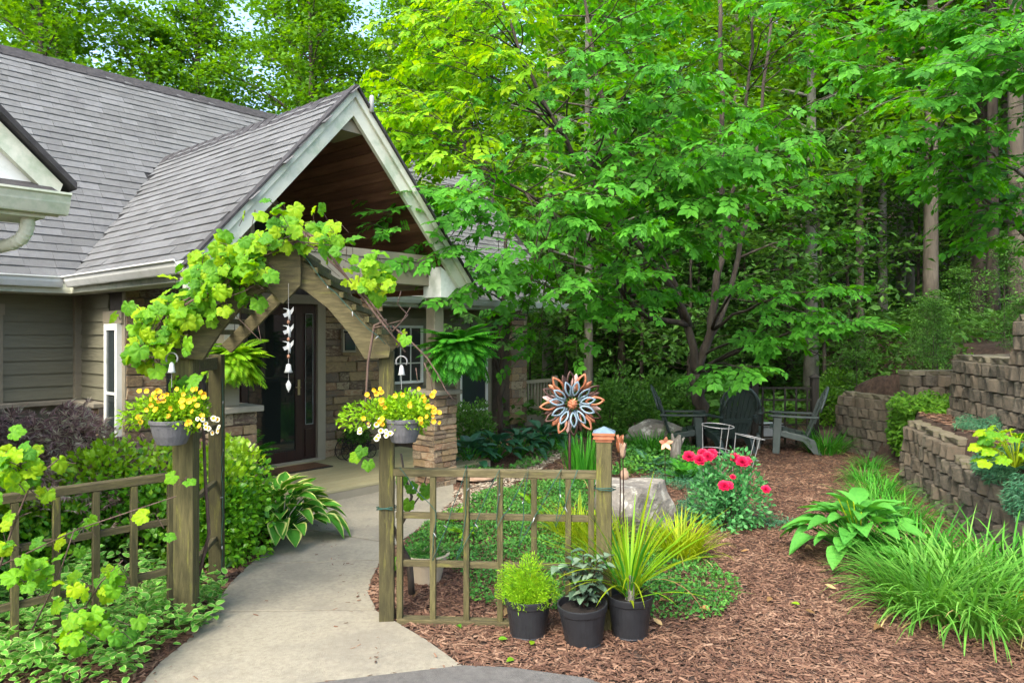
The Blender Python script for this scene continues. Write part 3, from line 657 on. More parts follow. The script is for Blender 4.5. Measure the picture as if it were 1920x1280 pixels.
# ================================================================ RETAINING WALLS of split-face blocks
def block_mesh(seed, cap=False):
    r = random.Random(seed); bm = bmesh.new(); bmesh.ops.create_cube(bm, size=1)
    bmesh.ops.subdivide_edges(bm, edges=[e for e in bm.edges if abs(e.verts[0].co.x - e.verts[1].co.x) > .5], cuts=2)
    bmesh.ops.bevel(bm, geom=[e for e in bm.edges if len(e.link_faces) == 2 and e.calc_face_angle() > .5], offset=.08, segments=1, affect='EDGES')
    for v in bm.verts:
        if v.co.y < 0:
            v.co.y -= (0 if cap else .18 * (1 - (abs(v.co.x) * 2) ** 2)) + r.uniform(-.08, .08)
            v.co.z += r.uniform(-.03, .03); v.co.x += r.uniform(-.02, .02)
    me = bpy.data.meshes.new('block'); bm.to_mesh(me); bm.free(); me.materials.append(m_blockcap if cap else m_block); return me
BLK = [block_mesh(i) for i in range(7)]; CAPB = [block_mesh(50 + i, True) for i in range(4)]
def block_wall(label, segs, z0, BH=.15, BL=.21, setback=.012, group=None):
    """segs: list of ((x0,y0),(x1,y1), top z) in order; face looks to the left of the walking direction"""
    a, b, _ = segs[0]; root = thing('retaining_wall', label, 'wall', (a[0], a[1], z0), 0, group)
    r = random.Random(len(label))
    for (p0, p1, zt) in segs:
        d = Vector((p1[0] - p0[0], p1[1] - p0[1], 0)); L = d.length; d.normalize(); nrm = Vector((-d.y, d.x, 0))     # outward
        nc = max(1, round((zt - .07 - z0) / BH))
        for c in range(nc + 1):
            top = c == nc; h = .07 if top else BH; bl = .30 if top else BL
            off = 0 if c % 2 else -bl / 2; x = off
            while x < L - .02:
                x0, x1 = max(x, 0), min(x + bl, L)
                if x1 - x0 > .05:
                    cx = (x0 + x1) / 2; dep = .26 + (.05 if top else 0)
                    yaw = r.uniform(-.10, .10); dd = (d + nrm * yaw).normalized(); nn = Vector((-dd.y, dd.x, 0))
                    ctr = Vector((p0[0], p0[1], 0)) + d * cx - nrm * (dep / 2 - .03 + c * setback + r.uniform(-.02, .02)) + Vector((0, 0, z0 + c * BH + h / 2))
                    loc = ctr - Vector((a[0], a[1], z0))
                    obj('cap_block' if top else 'block', random.choice(CAPB if top else BLK), None, root, MM(loc, dd * -1, nn * -1, (0, 0, 1), (x1 - x0 - .006, dep, h - .004)))
                x += bl
    return root
def on_lower(y): return (float(xb(y)), y)
def on_upper(y): return (float(xu(y)), y)
block_wall('long lower retaining wall of tan split-face blocks stepping down along the mulch path',
           [(on_lower(3.6), on_lower(6.0), .50), (on_lower(6.0), on_lower(7.2), .67), (on_lower(7.2), on_lower(8.82), .82), (on_lower(8.82), (5.5, 8.98), .82)], -.05)
block_wall('short mossy block wall at the far end of the mulch path beside the trellis',
           [((5.5, 10.1), (5.13, 11.45), .92), ((5.13, 11.45), (5.75, 11.75), .78)], -.05)
block_wall('upper terrace wall of rust tinted split-face blocks, its top stepping up',
           [(on_upper(5.2), on_upper(7.35), 1.96), (on_upper(7.35), on_upper(9.08), 1.60), (on_upper(9.08), (6.4, 9.3), 1.60)], .74)
block_wall('low mossy block wall tucked behind the upper terrace wall', [((6.5, 9.78), (5.36, 9.80), 1.37), ], .80)
# ================================================================ ARBOR GATE
AL, AR = Vector((-2.00, 4.44, 0)), Vector((-.788, 4.56, 0))
aw = (AR - AL).normalized(); ad = Vector((-aw.y, aw.x, 0)); DEP = .78
ALb, ARb = AL + ad * DEP + aw * -.05, AR + ad * DEP + aw * -.06
amid = (AL + AR) / 2
arbor = thing('garden_arbor', 'mossy weathered wood arbor gate with peaked braces arching over the walk', 'arbor', tuple(amid), 0)
def post_mesh(mb, base, w, z0, z1, ax=aw):
    b = Vector(base); mb.bar(b + Vector((0, 0, z0)), b + Vector((0, 0, z1)), w, w, ax); return mb
for b, wd, zt in ((AL, .122, 1.70), (AR, .092, 1.70), (ALb, .09, 1.66), (ARb, .09, 1.66)):
    MB_ = MB(); post_mesh(MB_, b, wd, -.05, zt); MB_.build('post', m_wood, arbor, world=True, bevel=.005)
def plank(pts, thick, n, name):
    mb = MB(); mb.prism([p for p in pts], n * thick); mb.build(name, m_wood_x, arbor, world=True, bevel=.004)
up = Vector((0, 0, 1))
def brace_pair(o, dz=0.0):
    """two broad planks meeting at the peak; lower edge bowed up"""
    pk = amid + o
    for s, foot in ((-1, AL + o), (1, AR + o)):
        f = Vector((foot.x, foot.y, 0))
        # outline in the arbor plane: t from foot (0) to peak (1)
        out = []; 
        P_ = lambda t, z: f.lerp(pk, t) + up * (z + dz)
        lo = [(-.03, 1.66), (.21, 1.65), (.38, 1.82), (.58, 1.965), (.8, 2.07), (1.0, 2.13)]
        hi = [(1.0, 2.36), (.5, 2.06), (0, 1.765), (-.05, 1.72)]
        pts = [P_(t, z) for t, z in lo] + [P_(t, z) for t, z in hi]
        plank(pts, .045, ad, 'brace')
brace_pair(ad * -.095)
for foot in (AL, AR):
    mb = MB(); o = ad * (DEP + .07); mb.bar(foot + o + up * 1.70, amid + o + up * 2.33, .045, .09, up); mb.build('rafter', m_wood_x, arbor, world=True, bevel=.003)
# pointed centre board hanging at the peak
c = amid - ad * .145
plank([c + aw * x + up * z for x, z in ((-.105, 2.10), (0, 1.985), (.105, 2.10), (.105, 2.28), (.02, 2.40), (-.02, 2.40), (-.105, 2.28))], .04, ad, 'centre_board')
# slats laid over the braces from front to back
for s, foot in ((-1, AL), (1, AR)):
    for i in range(8):
        t = .06 + i * .125; z = 1.765 + (2.36 - 1.765) * t + .02; p = Vector(foot).lerp(amid, t) + up * z
        mb = MB(); mb.bar(p - ad * .13, p + ad * (DEP + .14), .028, .036, up); mb.build('slat', m_wood, arbor, world=True, bevel=.003)
for b0, b1 in ((AL, ALb), (AR, ARb)):
    mb = MB(); mb.bar(Vector(b0) + ad * .05 + up * 1.60, Vector(b1) - ad * .05 + up * 1.60, .04, .085, up); mb.build('side_rail', m_wood_x, arbor, world=True, bevel=.003)
    for z in (.35, .75, 1.15):
        mb = MB(); mb.bar(Vector(b0) + ad * .05 + up * z, Vector(b1) - ad * .05 + up * z, .03, .03, up); mb.build('side_rung', m_wood_x, arbor, world=True)
# ================================================================ FENCE PANELS
def fence(label, A, B, stiles, rails, w=.036, bottom=.06, top=.965):
    A, B = Vector((*A, 0)), Vector((*B, 0)); d = (B - A).normalized(); n = Vector((-d.y, d.x, 0))
    rz = math.atan2(d.y, d.x)
    t = thing('lattice_fence', label, 'fence', tuple(A), rz)
    L = (B - A).length
    MB().box(-.01, L + .01, -.035, .035, top - .045, top).build('top_rail', m_wood_x, t, bevel=.004)
    for z in rails: MB().box(0, L, -.016, .016, z - .019, z + .019).build('rail', m_wood_x, t, bevel=.003)
    for s in stiles: MB().box(s - w / 2, s + w / 2, -.034, .002, bottom - .1, top - .047).build('stile', m_wood, t, bevel=.003)
    return t
EP = Vector((.565, 4.44, 0))
f1 = fence('weathered lattice fence panel beside the three black pots', (AR.x + .058, AR.y - .01), (EP.x - .05, EP.y + .01), [.03, .24, .45, .66, .87, 1.08, 1.22], [.372, .672])
MB().box(.02, .9, -.05, .03, -.02, .035).build('bottom_rail', m_wood_x, f1, bevel=.004)
lf0 = Vector((-3.05, 3.40, 0)); lf1 = Vector((-2.06, 4.41, 0)); LFL = (lf1 - lf0).length
st = []
for px in (26, 104, 178, 249, 318):
    u = (px - CX) / FPX; d = lf1 - lf0; t = (u * lf0.y - lf0.x) / (d.x - u * d.y); st.append(t * LFL)
fence('weathered lattice fence panel overgrown with grape leaves and leafy ground cover', lf0[:2], lf1[:2], st + [st[0] - .22, st[0] - .44], [.372, .672])
ep = thing('fence_post', 'square weathered post with pyramid copper cap at the fence end', 'post', tuple(EP), 0)
mb = MB(); post_mesh(mb, EP, .092, -.05, 1.15, Vector((1, -.17, 0)).normalized()); mb.build('shaft', m_wood, ep, world=True, bevel=.006)
cw = .07
mb = MB(); ca = math.atan2(-.17, 1)
def capbox(mb, w, z0, z1, w2=None):
    w2 = w if w2 is None else w2; V = []
    for ww, z in ((w, z0), (w2, z1)):
        for a in range(4):
            x, y = ((-1, -1), (1, -1), (1, 1), (-1, 1))[a]; x *= ww; y *= ww
            V.append((x * math.cos(ca) - y * math.sin(ca), x * math.sin(ca) + y * math.cos(ca), z))
    mb.add(V, [(3, 2, 1, 0), (4, 5, 6, 7), (0, 1, 5, 4), (1, 2, 6, 5), (2, 3, 7, 6), (3, 0, 4, 7)])
capbox(mb, .050, 1.15, 1.168); capbox(mb, .064, 1.168, 1.178); capbox(mb, .060, 1.178, 1.192); capbox(mb, .068, 1.192, 1.206); capc = mb.build('cap_moulding', m_copper, ep)
mb = MB(); capbox(mb, .068, 1.207, 1.240, .004); mb.build('cap_pyramid', m_blue, ep)
# string lights: thin green cord over rails and posts with small clear bulbs
def cord(label, pts, nb=8, r=.0026, seed=0):
    rr = random.Random(seed); t = thing('string_light', label, 'string lights', tuple(pts[0]))
    P = []
    for i in range(len(pts) - 1):
        a, b = Vector(pts[i]), Vector(pts[i + 1])
        for k in range(5):
            f = k / 5; p = a.lerp(b, f); p += Vector((rr.uniform(-.008, .008), rr.uniform(-.008, .008), -.03 * math.sin(math.pi * f) * (a - b).length + rr.uniform(-.008, .008))); P.append(p)
    P.append(Vector(pts[-1]))
    mb = MB(); mb.tube(P, r, 5); mb.build('cord', m_green_wire, t, world=True, smooth=True)
    for k in range(nb):
        p = P[int((k + .5) / nb * (len(P) - 1))]; q = p + Vector((rr.uniform(-.02, .02), -.012, rr.uniform(-.03, .02)))
        mb = MB(); mb.tube([p, p.lerp(q, .5), q], [.003, .0035, .001], 6); mb.build('bulb', m_bulb, t, world=True)
fd = (EP - AR).normalized(); fn = Vector((-.17, -.985, 0)) * .045
def onf(s, z): 
    p = AR + fd * s + fn; return (p.x, p.y, z)
cord('green string light cord looped over the lattice panel between two posts', [onf(.1, .98), onf(.33, .70), onf(.3, .4), onf(.52, .99), onf(.50, .62), onf(.46, .42), onf(.72, .98), onf(.70, .6), onf(.9, .99), onf(.84, .5), onf(1.1, .99), onf(1.07, .62), onf(1.2, .98)], 12, seed=3)
# cord wraps on posts
def wrap(label, base, z, w, seed):
    b = Vector(base); t = thing('string_light', label, 'string lights', (b.x, b.y, z)); P = []
    for k in range(13):
        a = k / 12 * 4 * math.pi; P.append(b + Vector((math.cos(a) * w, math.sin(a) * w, z + (k % 3) * .004 + .01 * math.sin(a * 1.3 + seed))))
    mb = MB(); mb.tube(P, .0035, 5); mb.build('cord', m_green_wire, t, world=True, smooth=True)
wrap('green cord tied round the arbor post beside the walk', AR, .71, .066, 1)
wrap('green cord tied round the copper capped post', EP, .86, .07, 2)
cord('green string light cord hanging down the left arbor posts', [(ALb.x + .06, ALb.y - .05, 1.5), (ALb.x + .07, ALb.y - .06, 1.1), (ALb.x + .06, ALb.y - .05, .8), (ALb.x + .07, ALb.y - .06, .45), (ALb.x + .06, ALb.y - .06, .12)], 4, seed=9)
cord('green string light cord running along the right arbor brace', [tuple(AR + up * 1.74 - ad * .15), tuple(AR.lerp(amid, .4) + up * 2.0 - ad * .15), tuple(AR.lerp(amid, .8) + up * 2.28 - ad * .15), tuple(amid + up * 2.43 - ad * .15)], 5, seed=5)
# ================================================================ FAR TRELLIS
TA, TB = Vector((*G(1414, 838), 0)), Vector((*G(1527, 838), 0))
td = (TB - TA); TL = td.length; tr = thing('garden_trellis', 'dark square-grid trellis between two posts behind the lawn chairs', 'trellis', tuple(TA), math.atan2(td.y, td.x))
for x in (0, TL):
    MB().box(x - .055, x + .055, -.055, .055, -.05, 1.12).build('post', m_dkwood, tr, bevel=.006)
    mb = MB(); mb.add([(x - .075, -.075, 1.12), (x + .075, -.075, 1.12), (x + .075, .075, 1.12), (x - .075, .075, 1.12), (x, 0, 1.18)], [(0, 1, 4), (1, 2, 4), (2, 3, 4), (3, 0, 4), (3, 2, 1, 0)]); mb.build('post_cap', m_dkwood, tr)
for z in (.16, .36, .56, .76, .95): MB().box(.055, TL - .055, -.015, .015, z - .014, z + .014).build('rail', m_dkwood, tr)
for i in range(5): x = (i + .6) * TL / 5.4 + .02; MB().box(x - .014, x + .014, -.034, -.016, .05, .97).build('stile', m_dkwood, tr)
# ================================================================ CHAIRS
def adirondack(label, loc, rz, mat, group='resin lawn chairs by the tree'):
    """faces local -y"""
    t = thing('lawn_chair', label, 'chair', (*loc, 0), rz, group)
    for s in (-1, 1):
        # front leg, swept rear leg, arm with rounded front
        MB().prism([(s * .30 - .035, -.34, 0), (s * .30 - .035, -.24, 0), (s * .30 - .035, -.20, .55), (s * .30 - .035, -.32, .55)], (.07, 0, 0)).build('leg', mat, t, bevel=.008)
        MB().prism([(s * .27 - .03, -.30, .36), (s * .27 - .03, -.30, .28), (s * .27 - .03, .10, .19), (s * .27 - .03, .26, 0), (s * .27 - .03, .36, 0), (s * .27 - .03, .26, .22), (s * .27 - .03, .10, .29)], (.06, 0, 0)).build('leg', mat, t, bevel=.008)
        am = MB(); pts = [(s * .30 - .055, -.36, .56), (s * .30 - .02, -.40, .56), (s * .30 + .03, -.40, .56), (s * .30 + .065, -.36, .56), (s * .30 + .055, .10, .55), (s * .30 + .02, .32, .55), (s * .30 - .03, .32, .55), (s * .30 - .05, .10, .55)]
        am.prism(pts, (0, 0, .03)); am.build('arm', mat, t, bevel=.008)
    for i in range(6):
        y = -.34 + i * .095; z = .375 - max(0, i - .4) * .026
        MB().bar((-.29, y, z), (.29, y, z), .083, .022, (0, .2, 1)).build('seat_slat', mat, t, bevel=.006)
    # fan back of seven slats with an arched top
    for i in range(7):
        f = (i - 3) / 3.0; top = .98 - .17 * f * f; xb_ = f * .20; xt = f * .285
        zc = lambda z: .16 + (z - .22) * .34 + .03 * f * f * -1
        mb = MB(); wdt = .066; h0, h1 = .22, top
        V = []
        for (x, z, wd) in ((xb_, h0, .056), (xt, h1, .078)):
            y = zc(z)
            sl = -.06 * f
            V += [(x - wd / 2, y, z - (0 if z < .3 else .034 * max(0, -f) )), (x + wd / 2, y, z - (0 if z < .3 else .034 * max(0, f))), (x + wd / 2, y + .022, z - (0 if z < .3 else .034 * max(0, f))), (x - wd / 2, y + .022, z - (0 if z < .3 else .034 * max(0, -f)))]
        mb.add(V, [(3, 2, 1, 0), (4, 5, 6, 7), (0, 1, 5, 4), (1, 2, 6, 5), (2, 3, 7, 6), (3, 0, 4, 7)]); mb.build('back_slat', mat, t, bevel=.005)
    # arched back rim
    rim = [(math.sin(a) * .30, .16 + ((.62 + .38 * math.cos(a)) - .22) * .34 + .03, .62 + .38 * math.cos(a)) for a in np.linspace(-1.5, 1.5, 15)]
    mb = MB(); mb.tube(rim, .02, 6); mb.build('back_rim', mat, t, smooth=True)
    MB().bar((-.24, .27, .50), (.24, .27, .50), .03, .07, (0, .3, 1)).build('back_brace', mat, t, bevel=.005)
    MB().bar((-.27, -.30, .33), (.27, -.30, .33), .025, .08, (0, 0, 1)).build('front_rail', mat, t, bevel=.005)
    return t
adirondack('dark green resin lawn chair with arched slatted back between tree trunk and trellis', G(1362, 846), math.radians(197), m_chair)
adirondack('weathered green resin lawn chair, back tilted, half hidden behind another chair', G(1390, 834), math.radians(160), m_chair_l)
adirondack('dark resin lawn chair seen from the side left of the tree trunk', G(1276, 842), math.radians(78), m_chair)
adirondack('grey resin lawn chair seen from the side in front of the trellis', G(1492, 846), math.radians(-110), m_chair_l)
tk = thing('storage_box', 'pale grey box on the ground behind the trellis', 'box', (*G(1443, 822), 0))
MB().box(-.22, .22, -.15, .15, 0, .22).build('body', m_pvc, tk, bevel=.02); MB().box(-.24, .24, -.17, .17, .222, .27).build('lid', m_pvc, tk, bevel=.02)
# ================================================================ TREES
def compound(nl=7, wid=.5):
    """pinnate leaf, unit long, nl leaflets"""
    parts = []; 
    spots = [(0, 1.0 - .36, 0, .40)]
    n = (nl - 1) // 2
    for i in range(n):
        y = .22 + i * .5 / max(1, n - 1) if n > 1 else .4
        for s in (-1, 1): spots.append((s * .01, y + (.03 if s > 0 else 0), s, .33 + .05 * (i == n - 1)))
    for x, y, s, L in spots:
        a = s * math.radians(62 - 14 * y); d = np.array([[math.sin(a), math.cos(a), -.10]]); nn = np.array([[0, 0, 1.0]])
        parts.append(scat(LEAF4[0] * np.array([1.25, 1, 1]), LEAF4[1], np.array([[x, y, 0]]), rots(d, nn), np.array([L])))
    V, F = join(parts)
    r = MB().tube([(0, 0, 0), (0, .5, .01), (0, 1.0 - .3, 0)], [.012, .009, .005], 3, cap=False)
    RF = np.array([(f[0], f[1], f[2]) for f in r.F] + [(f[0], f[2], f[3]) for f in r.F]); 
    V[:, 2] -= .22 * V[:, 1] ** 2
    return join([(V, F), (np.array(r.V), RF)])
CMP7 = compound(7); CMP9 = compound(9)
def bez(a, b, c, n):
    t = np.linspace(0, 1, n)[:, None]; return (1 - t) ** 2 * a + 2 * t * (1 - t) * b + t * t * c
def rotz(v, a):
    c, s = math.cos(a), math.sin(a); return np.array([v[0] * c - v[1] * s, v[0] * s + v[1] * c, v[2]])
def spray_tree(name, label, base, stems, targets, leafL=.34, seed=1, dens=1.0, mats=(None, None), suntint=None, group=None, bark=None):
    """stems: polylines [(xyz..)], radii; targets: limb tips. Limbs leave the stems and carry flat sprays of pinnate leaves"""
    r = np.random.default_rng(seed); t = thing(name, label, 'tree', base, 0, group)
    mb = MB(); samples = []
    for pts, r0, r1 in stems:
        pts = np.array(pts, float); n = len(pts) * 4; u = np.linspace(0, len(pts) - 1, n)
        P = np.stack([np.interp(u, np.arange(len(pts)), pts[:, i]) for i in range(3)], 1)
        P[1:-1] += r.normal(0, .02, P[1:-1].shape); rad = np.linspace(r0, r1, n); mb.tube(P, rad, 10)
        samples.append(np.concatenate([P, rad[:, None]], 1))
    S = np.concatenate(samples); LP, LD, LN, LS, LY = [], [], [], [], []
    limbs = MB()
    for T in targets:
        cov = T[3] if len(T) > 3 else .68; T = np.array(T[:3], float); dh = np.linalg.norm(S[:, :2] - T[:2], axis=1)
        cost = dh + 1.3 * np.abs(S[:, 2] - (T[2] - .28 * dh)) + (S[:, 2] < base[2] + .9) * 3
        s = S[np.argmin(cost)]; a = s[:3]; L = np.linalg.norm(T - a)
        mid = (a + T) / 2 + np.array([0, 0, .10 * L]) + r.normal(0, .06 * L, 3)
        n = max(5, int(L * 4)); B = bez(a, mid, T, n); B[1:-1] += r.normal(0, .018, B[1:-1].shape)
        limbs.tube(B, np.linspace(min(.5 * s[3], .012 + .009 * L), .004, n), 5)
        m = max(4, int(L * 5.2 * dens * (cov / .68))); isy = suntint is not None and suntint(T)
        for k in range(m):
            f = 1 - (k / m) ** 1.25 * cov; i = min(n - 2, int(f * (n - 1))); p = B[i] + (B[i + 1] - B[i]) * (f * (n - 1) - i)
            tg = B[i + 1] - B[i]; tg[2] *= .5; tg /= np.linalg.norm(tg)
            sgn = 1 if k % 2 else -1; tl = r.uniform(.35, .85) * (1.1 - .45 * f)
            d = rotz(tg, sgn * r.uniform(.45, 1.1) if k else 0); d[2] = r.uniform(-.28, .40); d /= np.linalg.norm(d)
            e = p + d * tl; md = (p + e) / 2 + np.array([0, 0, .04]); tw = bez(p, md, e, 4); limbs.tube(tw, [.006, .005, .004, .003], 3, cap=False)
            q = max(3, int(tl / .13))
            for j in range(q + 1):
                g = (j + .6) / (q + .6); c = (1 - g) ** 2 * p + 2 * g * (1 - g) * md + g * g * e
                ld = rotz(d, (0 if j == q else (1 if j % 2 else -1) * r.uniform(.6, 1.15))); ld[2] = r.uniform(-.65, .15)
                nn = np.array([0, 0, 1.0]) + r.normal(0, .36, 3)
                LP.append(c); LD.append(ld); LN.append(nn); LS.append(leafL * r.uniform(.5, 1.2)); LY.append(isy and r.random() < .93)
    mb.build('trunk', bark or m_bark, t, world=True, smooth=True); limbs.build('limbs', bark or m_bark, t, world=True, smooth=True)
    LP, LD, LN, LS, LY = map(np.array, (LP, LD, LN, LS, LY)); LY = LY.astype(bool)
    for sel, nm, mt in ((~LY, 'crown', mats[0]), (LY, 'suntint_leaves', mats[1])):  # second part: leaves coloured as if sunlit
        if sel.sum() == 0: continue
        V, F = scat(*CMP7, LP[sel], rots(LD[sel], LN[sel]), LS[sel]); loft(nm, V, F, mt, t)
    return t
# --- the garden tree: forked trunk by the chairs
tb = np.array([*G(1312, 832), 0.0])
def tp(px, py, y): return np.array(AT(px, py, y))
fork = tp(1306, 700, 12.0); fork2 = tp(1290, 610, 11.9)
stems = [([tb, tp(1312, 770, 12.05), fork], .135, .105), ([fork, fork2, tp(1240, 480, 11.7), tp(1175, 330, 11.3), tp(1120, 150, 11.0), tp(1090, -60, 10.8)], .075, .02),
         ([fork, tp(1335, 610, 12.0), tp(1350, 480, 12.1), tp(1356, 300, 12.2), tp(1350, 60, 12.2), tp(1345, -200, 12.2)], .08, .025),
         ([fork2, tp(1270, 560, 11.6), tp(1180, 440, 11.2), tp(1080, 300, 10.6), tp(980, 120, 10.2), tp(930, -40, 10)], .06, .015),
         ([fork, tp(1365, 560, 12.3), tp(1400, 400, 12.6), tp(1430, 200, 12.8), tp(1450, -60, 13)], .055, .02),
         ([tp(1350, 480, 12.1), tp(1380, 330, 11.8), tp(1405, 130, 11.5), tp(1420, -80, 11.3)], .04, .015),
         ([fork2, tp(1200, 590, 11.2), tp(1110, 470, 10.4), tp(1010, 380, 9.7), tp(930, 330, 9.3)], .05, .015)]
tg = []
rt = np.random.default_rng(5)
def tgt(px, py, y): tg.append(AT(px, py, y))
for px in range(800, 1680, 95):
    for py in range(-60, 640, 88):
        if rt.random() < .08: continue
        if px > 1480 and py > 120 and rt.random() < .65: continue
        if px > 1560 and py > 330: continue
        if py > 420 and rt.random() < .25: continue
        if py > 540 and px < 960: continue
        if py > 500 and 1200 < px < 1420: continue
        tgt(px + rt.uniform(-45, 45), py + rt.uniform(-40, 40), 9.9 + rt.uniform(-1.6, 2.2) + .0014 * abs(px - 1250))
for px, py, y in ((735, 440, 8.2), (760, 395, 8.3), (840, 480, 8.3), (860, 560, 8.6), (800, 520, 8.5), (850, 430, 8.4), (900, 540, 8.7), (870, 380, 8.3), (935, 470, 8.2), (690, 185, 9.4), (720, 240, 9.4), (745, 150, 9.5), (770, 300, 9.4), (800, 215, 9.3), (735, 330, 9.6), (790, 100, 9.4), (800, 20, 9.5), (860, 130, 9.2), (850, 300, 9.0), (830, 60, 9.4), (900, 20, 9.4), (890, 210, 9.1), (780, 265, 9.3), (950, 110, 9.2), (980, 30, 9.4),
                  (1050, 540, 8.6), (1090, 480, 8.8), (1110, 360, 8.4), (1180, 520, 8.9), (1260, 320, 8.3), (1350, 290, 8.0), (1440, 300, 8.2), (1400, 240, 8.1), (1330, 370, 8.4), (1240, 250, 8.4), (1480, 280, 8.4), (1200, 430, 8.3),
                  (1520, 590, 9.8), (1600, 600, 9.6), (1440, 540, 10), (1560, 540, 10), (1010, 640, 10.2), (1080, 620, 10), (1130, 590, 9.8), (1250, 540, 10.5), (1050, 420, 8.7), (970, 600, 10), (1160, 200, 8.6), (1080, 120, 8.8), (1010, 260, 8.5), (1300, 150, 8.9), (1240, 60, 8.9)): tgt(px, py, y)
for px, py, y in ((1330, 706, 10.0), (1385, 690, 9.8), (1420, 640, 10.2)): tg.append((*AT(px, py, y), .16))
def is_suntint(T):  # picks the upper-left limbs that get the painted sunlit yellow
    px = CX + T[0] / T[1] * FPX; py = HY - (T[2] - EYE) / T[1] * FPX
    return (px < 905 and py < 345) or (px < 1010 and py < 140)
spray_tree('garden_tree', 'spreading garden tree with forked dark trunk and bright layered leaves behind the boulder', tuple(tb), stems, tg, leafL=.33, seed=4, dens=.66, mats=(m_leaf_main, m_leaf_suntint), suntint=is_suntint)
# --- tree on the bank, its boughs hanging in from the right
b2 = (8.2, 9.9, float(height(8.2, 9.9)))
s2 = [([b2, (8.15, 9.85, 3.2), (8.0, 9.8, 5), (7.9, 9.7, 8.5)], .15, .05), ([(8.1, 9.85, 3.4), (7.4, 9.2, 4.2), (6.6, 8.6, 5.0)], .06, .02)]
t2 = [AT(1730 + rt.uniform(-10, 10), 190, 7.4), AT(1800, 120, 7.2), AT(1880, 90, 7.0), AT(1760, 240, 7.6), AT(1850, 190, 7.4), AT(1920, 150, 7.2), AT(1700, 260, 7.9), AT(1780, 300, 7.8), AT(1930, 240, 7.5), AT(1640, 60, 8.6), AT(1700, 20, 8.6), AT(1800, 20, 8.2), AT(1890, -10, 8), AT(1940, 60, 7.5), AT(1620, 130, 8.8)]
spray_tree('bank_tree', 'tree on the terrace bank whose leafy boughs reach over the block walls', b2, s2, t2, leafL=.33, seed=8, dens=.8, mats=(m_leaf_main, None), bark=m_bark_mid)
# --- forest prototypes
def forest_mesh(seed, Ht, c0, spread, nl, per, leaf, r0, lean=0.3):
    r = np.random.default_rng(seed); n = 10
    z = np.linspace(-.3, Ht, n); bend = np.cumsum(r.normal(0, .05 * lean, (n, 2)), 0) * np.linspace(0, 1, n)[:, None] * Ht * .2
    P = np.stack([bend[:, 0], bend[:, 1], z], 1); rad = r0 * (1 - .85 * np.linspace(0, 1, n)); rad[0] *= 1.25
    mb = MB(); mb.tube(P, rad, 8); LP = []
    for i in range(nl):
        zz = c0 + (Ht * .98 - c0) * (i + r.uniform(0, 1)) / nl; f = (zz - c0) / (Ht - c0); az = i * 2.4 + r.uniform(-.5, .5)
        L = spread * (1 - .75 * f ** 1.6) * r.uniform(.65, 1.1); el = .15 + .6 * f
        a = np.array([np.interp(zz, z, P[:, 0]), np.interp(zz, z, P[:, 1]), zz]); d = np.array([math.cos(az) * math.cos(el), math.sin(az) * math.cos(el), math.sin(el)])
        e = a + d * L; mid = (a + e) / 2 + np.array([0, 0, .08 * L]) + r.normal(0, .05 * L, 3); B = bez(a, mid, e, 6)
        mb.tube(B, np.linspace(max(.008, r0 * .3 * (1 - .6 * f)), .006, 6), 4, cap=False)
        for k in range(7):
            u = r.uniform(.3, 1.05); c = a + (e - a) * u + np.array([0, 0, .08 * L * math.sin(math.pi * min(u, 1))]) + r.normal(0, .13 * L, 3) * np.array([1, 1, .5])
            mb.tube([a + (e - a) * max(u - .25, .1), c], [.008, .004], 3, cap=False)
            q = max(4, int(per * r.uniform(.6, 1.4)))
            LP.append(c + r.normal(0, 1, (q, 3)) * np.array([.42, .42, .16]) * (.5 + .16 * L))
    LP = np.concatenate(LP); m = len(LP)
    D = r.normal(0, 1, (m, 3)) * np.array([1, 1, .35]); D[:, 2] -= .2; Nn = np.array([0, 0, 1.0]) + r.normal(0, .45, (m, 3))
    V, F = scat(*LEAF2, LP, rots(D, Nn), leaf * r.uniform(.65, 1.25, m))
    return npmesh('trunk', np.array(mb.V), mb.F, True), npmesh('crown', V, F)
PROTO = {'tall': [forest_mesh(1, 15, 3.5, 3.6, 28, 30, .22, .17), forest_mesh(2, 17, 5, 3.4, 26, 30, .22, .21), forest_mesh(3, 13, 3, 3.2, 26, 30, .21, .12)],
         'pole': [forest_mesh(11, 18, 7.0, 3.0, 22, 28, .22, .13, .15), forest_mesh(12, 17, 6.0, 2.8, 22, 28, .22, .10, .2), forest_mesh(13, 19, 7.5, 3.2, 22, 28, .22, .17, .15)],
         'sapling': [forest_mesh(4, 5.5, .9, 2.0, 20, 22, .16, .045, .6), forest_mesh(5, 4.2, .5, 1.8, 18, 22, .15, .035, .6), forest_mesh(6, 6.5, 1.2, 2.2, 22, 22, .16, .05, .5)],
         'broad': [forest_mesh(7, 14, 2.5, 4.4, 34, 50, .20, .22), forest_mesh(9, 12, 2.0, 4.0, 32, 50, .19, .18)]}
TMATS = {}
def plant_tree(kind, i, x, y, rz, s, name, label, bark, leaf, group, tint=None):
    tm, cm = PROTO[kind][i % len(PROTO[kind])]
    key = (kind, i % len(PROTO[kind]), bark.name, leaf.name)
    if key not in TMATS:
        a, b = tm.copy(), cm.copy(); a.materials.append(bark); b.materials.append(leaf); TMATS[key] = (a, b)
    a, b = TMATS[key]; t = thing(name, label, 'tree', (x, y, float(height(x, y)) - .05), rz, group)
    t.scale = (s, s, s); obj('trunk', a, None, t); obj('crown', b, None, t); return t
FG = 'woodland trees behind the garden'
